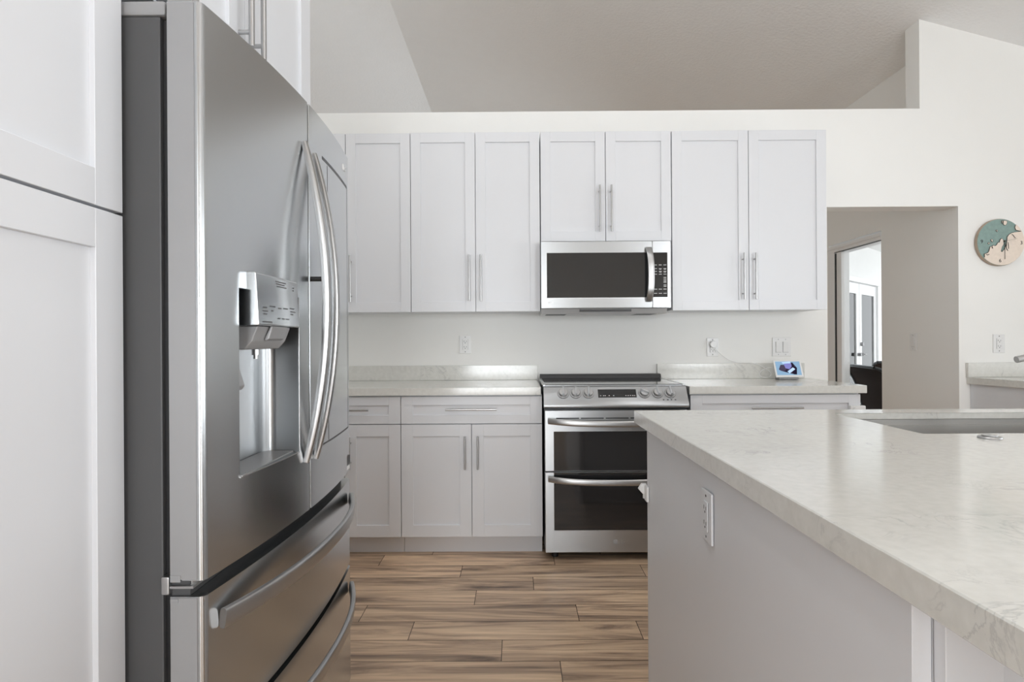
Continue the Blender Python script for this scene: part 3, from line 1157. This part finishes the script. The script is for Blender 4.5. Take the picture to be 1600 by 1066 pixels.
# ------------------------------------------------------------------ microwave
r = thing('microwave', 'stainless over-the-range microwave with black glass door, above the range', 'microwave', (0.51, 3.7, 1.32))
YM = 3.53
X0, X1, XS = 0.137, 0.884, 0.7775
b = MB()
b.box(X0 + 0.002, X1 - 0.002, YM + 0.03, WY - 0.001, 1.348, 1.735)
b.build('housing', 'midgrey', r)
T = face_minus_y(YM)


def frame_rect(b, a0, a1, z0, z1, h0, h1, k0, k1, d0, d1, bev=0.002):
    b.box(a0, h0, d0, d1, z0, z1, bev, 1)
    b.box(h1, a1, d0, d1, z0, z1, bev, 1)
    b.box(h0 - 0.004, h1 + 0.004, d0 + 0.0002, d1, k1, z1 - 0.0003, bev, 1)
    b.box(h0 - 0.004, h1 + 0.004, d0 + 0.0002, d1, z0 + 0.0003, k0, bev, 1)


b = MB(T)
frame_rect(b, X0, XS - 0.0015, 1.348, 1.733, 0.171, XS - 0.004, 1.408, 1.667, 0, 0.03)
dr = b.build('door', 'steel2', r)
b = MB(T)
b.box(0.170, XS - 0.0018, 0.002, 0.02, 1.407, 1.668)
b.build('window', 'glass2', dr)
b = MB(T)
for (a0, a1, z0, z1) in ((0.168, 0.171, 1.405, 1.670), (0.168, 0.772, 1.4045, 1.408), (0.168, 0.772, 1.667, 1.669)):
    b.box(a0, a1, -0.0012, 0.004, z0, z1)
b.build('window_trim', 'bright', dr)
n = 24
path = [(0.754 + 0.008 * (1 - (2 * k / n - 1) ** 2), YM - 0.008 - 0.035 * (1 - (2 * k / n - 1) ** 4), 1.386 + 0.306 * k / n) for k in range(n + 1)]
MB().sweep(path, 0.036, 0.012, (1, 0, 0), pw=3.5).build('handle', 'bright', dr)
b = MB(T)
frame_rect(b, XS + 0.0015, X1, 1.348, 1.733, XS + 0.004, 0.862, 1.411, 1.664, 0, 0.03)
b.build('control_panel', 'steel2', r)
b = MB(T)
b.box(XS + 0.002, 0.863, 0.001, 0.02, 1.410, 1.665)
kp = b.build('keypad', 'glass', r)
b = MB(T)
for row, z in enumerate((1.594, 1.573, 1.557, 1.541)):
    for k, a in enumerate((0.7955, 0.8225, 0.849)):
        b.box(a - 0.008, a + 0.008, 0.0003, 0.0015, z - 0.0016, z + 0.0016)
        if row in (1, 2) and k: b.box(a - 0.006, a + 0.006, 0.0003, 0.0015, z - 0.006, z - 0.0035)
dg = '123456789'
for i in range(9):
    b.text(dg[i], 0.0125, Matrix.Translation((0.795 + 0.0165 * (i % 3), YM + 0.0008, 1.522 - 0.0165 * (i // 3))) @ TXT)
b.text('0', 0.0125, Matrix.Translation((0.8115, YM + 0.0008, 1.4725)) @ TXT)
for z in (1.522, 1.512, 1.502, 1.494, 1.479, 1.471):
    b.box(0.841, 0.857, 0.0003, 0.0015, z - 0.002, z + 0.002)
for z in (1.455, 1.431):
    for a in (0.7955, 0.8225, 0.849):
        b.box(a - 0.009, a + 0.009, 0.0003, 0.0015, z - 0.0018, z + 0.0018)
b.build('key_marks', 'lightprint', kp)['kind'] = 'stuff'
b = MB()
b.cyl((0.183, YM - 0.0012, 1.381), (0.183, YM + 0.001, 1.381), 0.0058, seg=20)
b.text('LG', 0.013, Matrix.Translation((0.2, YM - 0.0006, 1.381)) @ TXT)
b.build('logo', 'white', r)
b = MB()
b.prism([(3.552, 1.3478), (3.905, 1.3478), (3.905, 1.335), (3.86, 1.318), (3.575, 1.318)], 'x', 0.139, 0.868, 0.002)
b.build('underside', 'satin2', r)
b = MB()
b.box(0.36, 0.66, 3.556, 3.60, 1.329, 1.3465)
for x0 in (0.17, 0.70):
    for k in range(5):
        b.box(x0, x0 + 0.12, 3.62 + k * 0.04, 3.635 + k * 0.04, 1.3172, 1.3185)
b.build('vent', 'black', r)

# ------------------------------------------------------------------ range
r = thing('range', 'stainless double-oven electric range with six knobs between the base cabinets', 'stove', (0.514, 3.55, 0))
X0, X1 = 0.136, 0.894
b = MB()
b.box(X0 + 0.004, X1 - 0.004, 3.252, 3.90, 0.05, 0.80)
b.build('body', 'black', r)
for x in (X0 + 0.06, X1 - 0.06):
    for y in (3.32, 3.84):
        MB().cyl((x, y, 0.0), (x, y, 0.0498), 0.018).build('foot', 'black', r)
b = MB()
b.box(X0 + 0.004, X1 - 0.004, 3.295, 3.904, 0.801, 0.9225)
b.box(X0 - 0.002, X0 + 0.014, 3.29, 3.90, 0.915, 0.9275, 0.003)
b.box(X1 - 0.014, X1 + 0.002, 3.29, 3.90, 0.915, 0.9275, 0.003)
b.build('cooktop_frame', 'steel2', r)
b = MB()
b.box(X0 + 0.014, X1 - 0.014, 3.298, 3.85, 0.9226, 0.9262, 0.001)
b.build('cooktop_glass', 'glass', r)
b = MB()
b.mi = 0
b.prism([(3.838, 0.9264), (3.905, 0.9264), (3.905, 0.952), (3.86, 0.952), (3.846, 0.946)], 'x', X0 + 0.004, X1 + 0.002, 0.002)
b.mi = 1
for k in range(7):
    x0 = X0 + 0.06 + k * 0.094
    b.box(x0, x0 + 0.075, 3.862, 3.89, 0.9515, 0.9525)
b.build('rear_vent', ['vent', 'black'], r)
# sloped control panel
prof = [(3.300, 0.9185), (3.285, 0.9195), (3.274, 0.916), (3.222, 0.842), (3.212, 0.826), (3.212, 0.814), (3.222, 0.807), (3.30, 0.807)]
MB().prism(prof, 'x', X0, X1 + 0.002, 0.003).build('control_panel', 'steel2', r)
pn = Vector((0, -(0.916 - 0.842), 0.052)).normalized()
pd = Vector((0, 0.052, 0.916 - 0.842)).normalized()
PC = Vector((0, 3.248, 0.879))


def onp(x, s, h=0.0):
    return Vector((x, PC.y, PC.z)) + pd * s + pn * h


PT = Matrix(((1, 0, 0, 0), (0, -pn.y, pd.y, 0), (0, -pn.z, pd.z, 0), (0, 0, 0, 1)))
b = MB(Matrix.Translation(PC) @ PT)
b.box(0.424, 0.626, -0.0012, 0.002, -0.022, 0.028, 0.0005, 1)
dp = b.build('display', 'glass', r)
b = MB(Matrix.Translation(PC) @ PT)
for x in (0.437, 0.452, 0.461, 0.482, 0.505, 0.57, 0.582, 0.594, 0.606, 0.616):
    b.box(x - 0.003, x + 0.003, -0.0016, -0.0011, -0.013, -0.009)
b.build('display_marks', 'lightprint', dp)['kind'] = 'stuff'
b = MB(Matrix.Translation(PC) @ PT)
for x in (0.765, 0.787, 0.806, 0.827):
    b.box(x - 0.004, x + 0.004, -0.0008, 0.001, -0.040, -0.034)
b.build('panel_marks', 'print', r)
for i, x in enumerate((0.240, 0.306, 0.373, 0.668, 0.738, 0.805)):
    KT = Matrix.Translation(onp(x, 0.003)) @ PT
    b = MB(KT)
    b.cyl((0, 0.001, 0), (0, -0.006, 0), 0.0285, seg=32, bev=0.0015)
    b.cyl((0, -0.006, 0), (0, -0.022, 0), 0.0245, 0.0215, seg=32, bev=0.002)
    kb = b.build('knob', 'bright', r)
    a = 0 if i < 3 else (math.radians(-62) if i == 3 else math.radians(-8))
    b = MB(KT @ Matrix.Rotation(a, 4, 'Y'))
    b.box(-0.0055, 0.0055, -0.038, -0.02, -0.022, 0.025, 0.002)
    b.build('grip', 'steel2', kb)
    b = MB(KT)
    b.cyl((0, 0.0005, 0), (0, -0.0015, 0), 0.031, seg=32)
    b.build('bezel', 'midgrey', kb)
# doors
YR = 3.222
T = face_minus_y(YR)
b = MB(T)
frame_rect(b, X0 + 0.005, X1 - 0.005, 0.477, 0.796, 0.187, 0.843, 0.479, 0.686, 0, 0.03)
d1 = b.build('door', 'steel2', r)
b = MB(T)
b.box(0.186, 0.844, 0.0015, 0.02, 0.478, 0.687)
b.build('window', 'glass2', d1)
b = MB(T)
b.box(0.183, 0.847, -0.001, 0.003, 0.686, 0.6885)
b.box(0.1845, 0.187, -0.001, 0.003, 0.478, 0.688)
b.build('window_trim', 'bright', d1)
b = MB(T)
for k in range(5):
    b.box(0.20 + k * 0.13, 0.32 + k * 0.13, -0.0006, 0.002, 0.7515, 0.7575)
b.build('vent_slot', 'black', d1)


def oven_handle(z, parent):
    n = 30
    path = []
    for k in range(n + 1):
        t = 2 * k / n - 1
        path.append((0.514 + 0.355 * t, YR - 0.012 - 0.042 * (1 - abs(t) ** 5) + 0.0, z - 0.012 * (1 - t * t)))
    MB().sweep(path, 0.032, 0.016, (0, 0, 1), pw=3).build('handle', 'bright', parent)


oven_handle(0.742, d1)
b = MB(T)
frame_rect(b, X0 + 0.005, X1 - 0.005, 0.05, 0.4715, 0.187, 0.843, 0.167, 0.4695, 0, 0.03)
d2 = b.build('door', 'steel2', r)
b = MB(T)
b.box(0.186, 0.844, 0.0015, 0.02, 0.166, 0.470)
b.build('window', 'glass2', d2)
b = MB(T)
b.box(0.183, 0.847, -0.001, 0.003, 0.1645, 0.167)
b.box(0.1845, 0.187, -0.001, 0.003, 0.1645, 0.47)
b.build('window_trim', 'bright', d2)
oven_handle(0.439, d2)
b = MB()
b.cyl((0.508, YR - 0.001, 0.106), (0.508, YR + 0.001, 0.106), 0.012, seg=24)
b.text('LG', 0.026, Matrix.Translation((0.545, YR - 0.0004, 0.106)) @ TXT)
b.build('logo', 'satin', d2)

# ------------------------------------------------------------------ refrigerator
r = thing('refrigerator', 'stainless french-door refrigerator with ice dispenser and two lower drawers', 'refrigerator', (-0.95, 1.53, 0))
Y1, Y2, YC = 1.066, 1.994, 1.53


def xf(y):
    return -0.548 + 0.030 * (1 - ((y - YC) / 0.465) ** 2)


def front_panel(y0, y1, z0, z1, ro0, ro1, hole=None, xback=-0.607, topbev=0.0):
    """bowed door skin: profile in (x,y), extruded along z, optional rectangular hole in the bowed face"""
    prof = [(xback, y0), (xf(y0 + ro0) - ro0 * 0.9, y0)]
    for k in range(1, 5):
        t = k / 5 * PI / 2
        prof.append((xf(y0 + ro0) - ro0 * 0.9 * (1 - math.sin(t)), y0 + ro0 * (1 - math.cos(t))))
    ys = [y0 + ro0 + (y1 - ro1 - y0 - ro0) * k / 18 for k in range(19)]
    if hole:
        for h in hole[:2]:
            i = min(range(len(ys)), key=lambda q: abs(ys[q] - h))
            ys[i] = h
    prof += [(xf(y), y) for y in ys]
    for k in range(1, 5):
        t = k / 5 * PI / 2
        prof.append((xf(y1 - ro1) - ro1 * 0.9 * (1 - math.cos(t)), y1 - ro1 * (1 - math.sin(t))))
    prof += [(xf(y1 - ro1) - ro1 * 0.9, y1), (xback, y1)]
    zs = [z0, z1] if not hole else [z0, hole[2], hole[3], z1]
    b = MB()
    tb = bmesh.new()
    R = [[tb.verts.new((x, y, z)) for x, y in prof] for z in zs]
    n = len(prof)
    for j in range(len(zs) - 1):
        for i in range(n):
            i2 = (i + 1) % n
            if hole and j == 1 and i2 and prof[i][0] > -0.56 and prof[i][1] >= hole[0] - 1e-6 and prof[i2][1] <= hole[1] + 1e-6:
                continue
            tb.faces.new((R[j][i], R[j][i2], R[j + 1][i2], R[j + 1][i]))
    tb.faces.new(R[0][::-1])
    tb.faces.new(R[-1])
    bmesh.ops.recalc_face_normals(tb, faces=tb.faces)
    b._merge(tb)
    return b


b = MB()
b.box(-1.40, -0.622, Y1 + 0.006, Y2 - 0.006, 0.03, 1.735, 0.004)
b.build('case', 'case', r)
b = MB()
b.box(-0.622, -0.608, Y1 + 0.014, Y2 - 0.014, 0.06, 1.73)
b.build('gasket', 'black', r)
b = MB()
b.box(-1.38, -0.63, Y1 + 0.03, Y2 - 0.03, 0.0, 0.03)
b.build('base', 'black', r)
for y0, y1 in ((Y1 + 0.004, Y1 + 0.08), (Y2 - 0.08, Y2 - 0.004)):
    b = MB()
    b.box(-0.80, -0.612, y0, y1, 1.7355, 1.762, 0.006)
    b.box(-0.612, -0.566, y0 + 0.004, y1 - 0.02, 1.757, 1.772, 0.004)
    b.cyl((-0.585, (y0 + y1) / 2, 1.757), (-0.585, (y0 + y1) / 2, 1.785), 0.012)
    b.build('hinge_cover', 'midgrey', r)

HO = (1.178, 1.452, 0.903, 1.268)
ZD0, ZD1 = 0.748, 1.757
SPL = 1.528
ld = front_panel(Y1, SPL - 0.003, ZD0, ZD1, 0.012, 0.006, HO).build('door', 'steel', r)
rd = front_panel(SPL + 0.003, Y2, ZD0, ZD1, 0.0025, 0.012).build('door', 'steel', r)
# satin side cheeks of the doors and drawers
for (z0, z1, par) in ((ZD0, ZD1, ld),):
    b = MB()
    b.box(-0.606, -0.560, Y1 - 0.0012, Y1 + 0.001, z0 + 0.002, z1 - 0.002)
    b.build('side_cheek', 'satin', par)
# drawers: top edge slopes back into a dark finger groove
ZA, ZB_, ZC_ = 0.720, 0.452, 0.437
for (z0, z1) in ((ZB_, ZA), (0.075, ZC_)):
    dw = front_panel(Y1, Y2, z0, z1, 0.012, 0.012).build('drawer', 'steel', r)
    b = MB()
    b.box(-0.606, -0.560, Y1 - 0.0012, Y1 + 0.001, z0 + 0.002, z1 - 0.002)
    b.build('side_cheek', 'satin', dw)
    n = 40
    path = []
    sc = []
    zc_ = z1 - 0.055
    for k in range(n + 1):
        t = 2 * k / n - 1
        y = YC + 0.425 * t
        path.append((xf(y) + 0.0085 + 0.046 * (1 - abs(t) ** 2.4), y, zc_ + 0.004 * (1 - t * t)))
    hb = MB()
    hb.sweep(path, 0.036, 0.015, (0.10, 0, 1), pw=4, n=20)
    hb.build('handle', 'bright', dw)
b = MB()
b.box(-0.600, xf(SPL) - 0.003, SPL + 0.0012, SPL + 0.0031, ZD0 + 0.003, ZD1 - 0.003)
b.build('door_gap_strip', 'black', rd)  # black strip added to draw the dark gap between the doors
# dark plates filling the grooves between doors and drawers
b = MB()
b.box(-0.607, -0.575, Y1 + 0.006, Y2 - 0.006, ZA + 0.0005, ZD0 - 0.0005)
b.box(-0.607, -0.575, Y1 + 0.006, Y2 - 0.006, ZC_ + 0.0005, ZB_ - 0.0005)
b.box(-0.607, -0.58, SPL - 0.012, SPL + 0.012, ZD0 + 0.005, ZD1 - 0.005)
b.build('groove', 'case', r)
# middle hinge
b = MB()
b.box(-0.6215, -0.607, Y1 - 0.004, Y1 + 0.05, 0.724, 0.756, 0.003)
b.box(-0.607, -0.566, Y1 - 0.002, Y1 + 0.05, 0.735, 0.739)
b.cyl((-0.584, Y1 + 0.022, 0.7385), (-0.584, Y1 + 0.022, 0.7478), 0.016, seg=24)
b.build('hinge', 'bright', r)
b = MB()
b.box(-0.606, -0.588, Y1 - 0.0026, Y1 - 0.0012, 0.746, 0.758, 0.0005)
b.box(-0.606, -0.592, Y1 - 0.0026, Y1 - 0.0012, 0.710, 0.717, 0.0005)
b.build('hinge_cap', 'midgrey', r)

# bowed door handles
for par, y, z0, z1, ofs in ((ld, 1.487, 0.872, 1.648, 0.052), (rd, 1.557, 0.868, 1.640, 0.053)):
    n = 40
    path, sc = [], []
    for k in range(n + 1):
        t = 2 * k / n - 1
        path.append((xf(y) + 0.004 + ofs * (1 - t * t), y, (z0 + z1) / 2 + (z1 - z0) / 2 * t))
        sc.append(0.72 + 0.28 * (1 - t ** 6))
    MB().sweep(path, 0.022, 0.020, (0, 1, 0), pw=3, scale=sc).build('handle', 'bright', par)
b = MB()
b.cyl((xf(1.552) - 0.002, 1.55, 1.322), (xf(1.552) + 0.028, 1.55, 1.322), 0.0062, seg=16)
b.build('door_button', 'black', rd)
# door-in-door seams on the right door
b = MB()
for y in (1.690,):
    b.box(xf(y) - 0.004, xf(y) + 0.0004, y - 0.0016, y + 0.0016, 0.893, 1.648)
b.build('seam', 'black', rd)


def face_strip(y0, y1, za, zb, th, h0, h1, n=14):
    """thin strip following the bowed face from (y0,za) to (y1,zb)"""
    b = MB()
    pts = [(y0 + (y1 - y0) * k / n) for k in range(n + 1)]
    path = [(xf(y) + (h0 + h1) / 2, y, za + (zb - za) * k / n) for k, y in enumerate(pts)]
    b.sweep(path, th, h1 - h0, (0, 0, 1), pw=8)
    return b


face_strip(1.640, 1.962, 1.656, 1.656, 0.009, -0.002, 0.0006).build('seam', 'black', rd)
face_strip(1.585, 1.962, 0.890, 0.890, 0.005, -0.002, 0.0006).build('seam', 'black', rd)
b = MB()
b.box(xf(1.962) - 0.004, xf(1.962) + 0.0004, 1.9612, 1.9628, 0.889, 1.656)
b.build('seam', 'black', rd)
# badges
TX = Matrix(((0, 0, 1, 0), (1, 0, 0, 0), (0, 1, 0, 0), (0, 0, 0, 1)))
b = MB()
b.cyl((xf(1.895) - 0.001, 1.895, 1.703), (xf(1.895) + 0.0012, 1.895, 1.703), 0.010, seg=24)
b.text('LG', 0.02, Matrix.Translation((xf(1.92) + 0.0006, 1.921, 1.703)) @ TX)
b.build('logo', 'white', rd)
b = MB()
b.mi = 0
b.box(xf(1.95) - 0.006, xf(1.95) + 0.0014, 1.925, 1.972, 0.772, 0.80)
b.mi = 1
b.box(xf(1.95) - 0.006, xf(1.95) + 0.0016, 1.93, 1.968, 0.757, 0.769)
b.build('sticker', ['case', 'white'], rd)

# dispenser recess
b = MB()
tb = bmesh.new()
y0, y1, z0, z1 = HO
xb = -0.602
prof = [(xf(y0), y0), (xb + 0.012, y0), (xb, y0 + 0.012)]
for k in range(7):
    t = k / 6 * PI / 2
    prof.append((xb + 0.03 * (1 - math.cos(t)), y1 - 0.03 + 0.03 * math.sin(t)))
prof.append((xf(y1), y1))
A = [tb.verts.new((x, y, z0)) for x, y in prof]
B = [tb.verts.new((x, y, z1)) for x, y in prof]
for i in range(len(prof) - 1):
    tb.faces.new((A[i + 1], A[i], B[i], B[i + 1]))
tb.faces.new(A)
tb.faces.new(B[::-1])
b._merge(tb)
dsp = b.build('dispenser_recess', 'steel2', ld)
# bright thin rim on the recess edge
b = MB()
b.sweep([(xf(y1) + 0.001, y1, z0), (xf(y1) + 0.001, y1, z1)], 0.003, 0.003, (1, 0, 0))
b.sweep([(xf(y0 + (y1 - y0) * k / 8) + 0.001, y0 + (y1 - y0) * k / 8, z0) for k in range(9)], 0.003, 0.003, (1, 0, 0))
b.build('recess_rim', 'bright', ld)
b = MB()
xp = -0.508
b.prism([(xf(1.32) - 0.03, 1.196), (xp - 0.002, 1.196), (xp, 1.199), (xp - 0.006, 1.300), (xp - 0.009, 1.303), (xf(1.32) - 0.03, 1.303)], 'y', 1.206, 1.432, 0.002)
cpn = b.build('dispenser_panel', 'steel', ld)
b = MB()
for (ya, yb, z) in ((1.228, 1.248, 1.233), (1.262, 1.292, 1.237), (1.224, 1.252, 1.226), (1.268, 1.28, 1.228), (1.228, 1.246, 1.220), (1.308, 1.326, 1.235), (1.336, 1.362, 1.236), (1.375, 1.402, 1.238),
                    (1.378, 1.408, 1.231), (1.378, 1.392, 1.225), (1.300, 1.315, 1.213), (1.325, 1.34, 1.213), (1.348, 1.366, 1.213), (1.222, 1.27, 1.204), (1.302, 1.36, 1.292), (1.304, 1.352, 1.287), (1.306, 1.362, 1.282), (1.400, 1.408, 1.286), (1.400, 1.406, 1.280)):
    x = xp - 0.006 * (z - 1.199) / 0.101
    b.box(x - 0.001, x + 0.0006, ya, yb, z - 0.0012, z + 0.0012)
b.build('panel_marks', 'print', cpn)
b = MB()
b.prism([(-0.600, 1.1955), (-0.518, 1.1955), (-0.53, 1.165), (-0.545, 1.148), (-0.600, 1.148)], 'y', 1.225, 1.40, 0.003)
b.build('chute', 'midgrey', ld)
b = MB()
b.prism([(-0.515, 1.1958), (-0.510, 1.1958), (-0.517, 1.170), (-0.524, 1.166), (-0.528, 1.168)], 'y', 1.277, 1.36, 0.0015)
b.build('chute_tab', 'satin', ld)
b = MB()
b.cyl((-0.548, 1.283, 1.148), (-0.548, 1.283, 1.136), 0.008, seg=16)
b.cyl((-0.548, 1.283, 1.136), (-0.548, 1.283, 1.128), 0.005, seg=16)
b.build('nozzle', 'bright', ld)
b = MB()
b.prism([(-0.596, 1.148), (-0.578, 1.148), (-0.556, 1.075), (-0.562, 1.066), (-0.596, 1.066)], 'y', 1.19, 1.25, 0.002)
b.build('paddle', 'midgrey', ld)
b = MB()
b.box(-0.60, xf(1.31) - 0.006, y0 + 0.002, y1 - 0.004, z0 + 0.0005, z0 + 0.004)
b.build('drip_tray', 'satin', ld)


# ------------------------------------------------------------------ patio chairs
def patio_chair(label, loc, rz):
    r = thing('patio_chair', label, 'chair', loc, 'dark sling chairs on the patio')
    r.rotation_euler = (0, 0, rz)
    W2 = 0.29
    side = [(0.26, 0.41), (0.0, 0.40), (-0.20, 0.41), (-0.27, 0.48), (-0.31, 0.62), (-0.36, 0.78), (-0.44, 0.90), (-0.52, 0.935)]

    def raw(b, name, mat):
        me = bpy.data.meshes.new(name)
        b.bm.to_mesh(me)
        b.bm.free()
        me.materials.append(M[mat])
        for f in me.polygons: f.use_smooth = True
        me.set_sharp_from_angle(angle=math.radians(40))
        o = bpy.data.objects.new(name, me)
        COL.objects.link(o)
        o.parent = r
        return o
    sp = [(p.x, p.z) for p in smooth_path([(a, 0, c) for a, c in side], 5)]
    split = min(range(len(sp)), key=lambda i: abs(sp[i][0] + 0.24) + abs(sp[i][1] - 0.44))
    for nm, seq in (('seat', sp[:split + 1]), ('backrest', sp[split:])):
        b = MB()
        b.sweep([(0, a, c) for a, c in seq], 2 * W2 - 0.03, 0.006, (1, 0, 0), n=16, pw=10)
        raw(b, nm, 'brown')
    for s in (-1, 1):
        b = MB()
        b.tube([(s * W2, a, c) for a, c in sp], 0.014, 10)
        raw(b, 'frame', 'black')
        b = MB()
        b.tube(smooth_path([(s * (W2 + 0.01), -0.30, 0.62), (s * (W2 + 0.02), -0.1, 0.66), (s * (W2 + 0.02), 0.18, 0.655), (s * (W2 + 0.015), 0.26, 0.60), (s * W2, 0.27, 0.40)], 5), 0.016, 10)
        raw(b, 'armrest', 'black')
        for y in (0.25, -0.24):
            b = MB()
            b.tube([(s * W2, y, 0.41), (s * (W2 + 0.01), y + (0.03 if y > 0 else -0.06), 0.0)], 0.014, 10)
            raw(b, 'leg', 'black')
    b = MB()
    b.tube([(-W2, -0.52, 0.935), (0, -0.535, 0.945), (W2, -0.52, 0.935)], 0.013, 10)
    raw(b, 'top_rail', 'black')


patio_chair('dark brown sling patio chair nearest the doorway, back turned to the kitchen', (3.55, 5.525, -0.02), math.radians(-90))
patio_chair('dark sling patio chair behind the nearest one, mostly hidden by the passage wall', (4.08, 7.0, -0.02), 0.0)
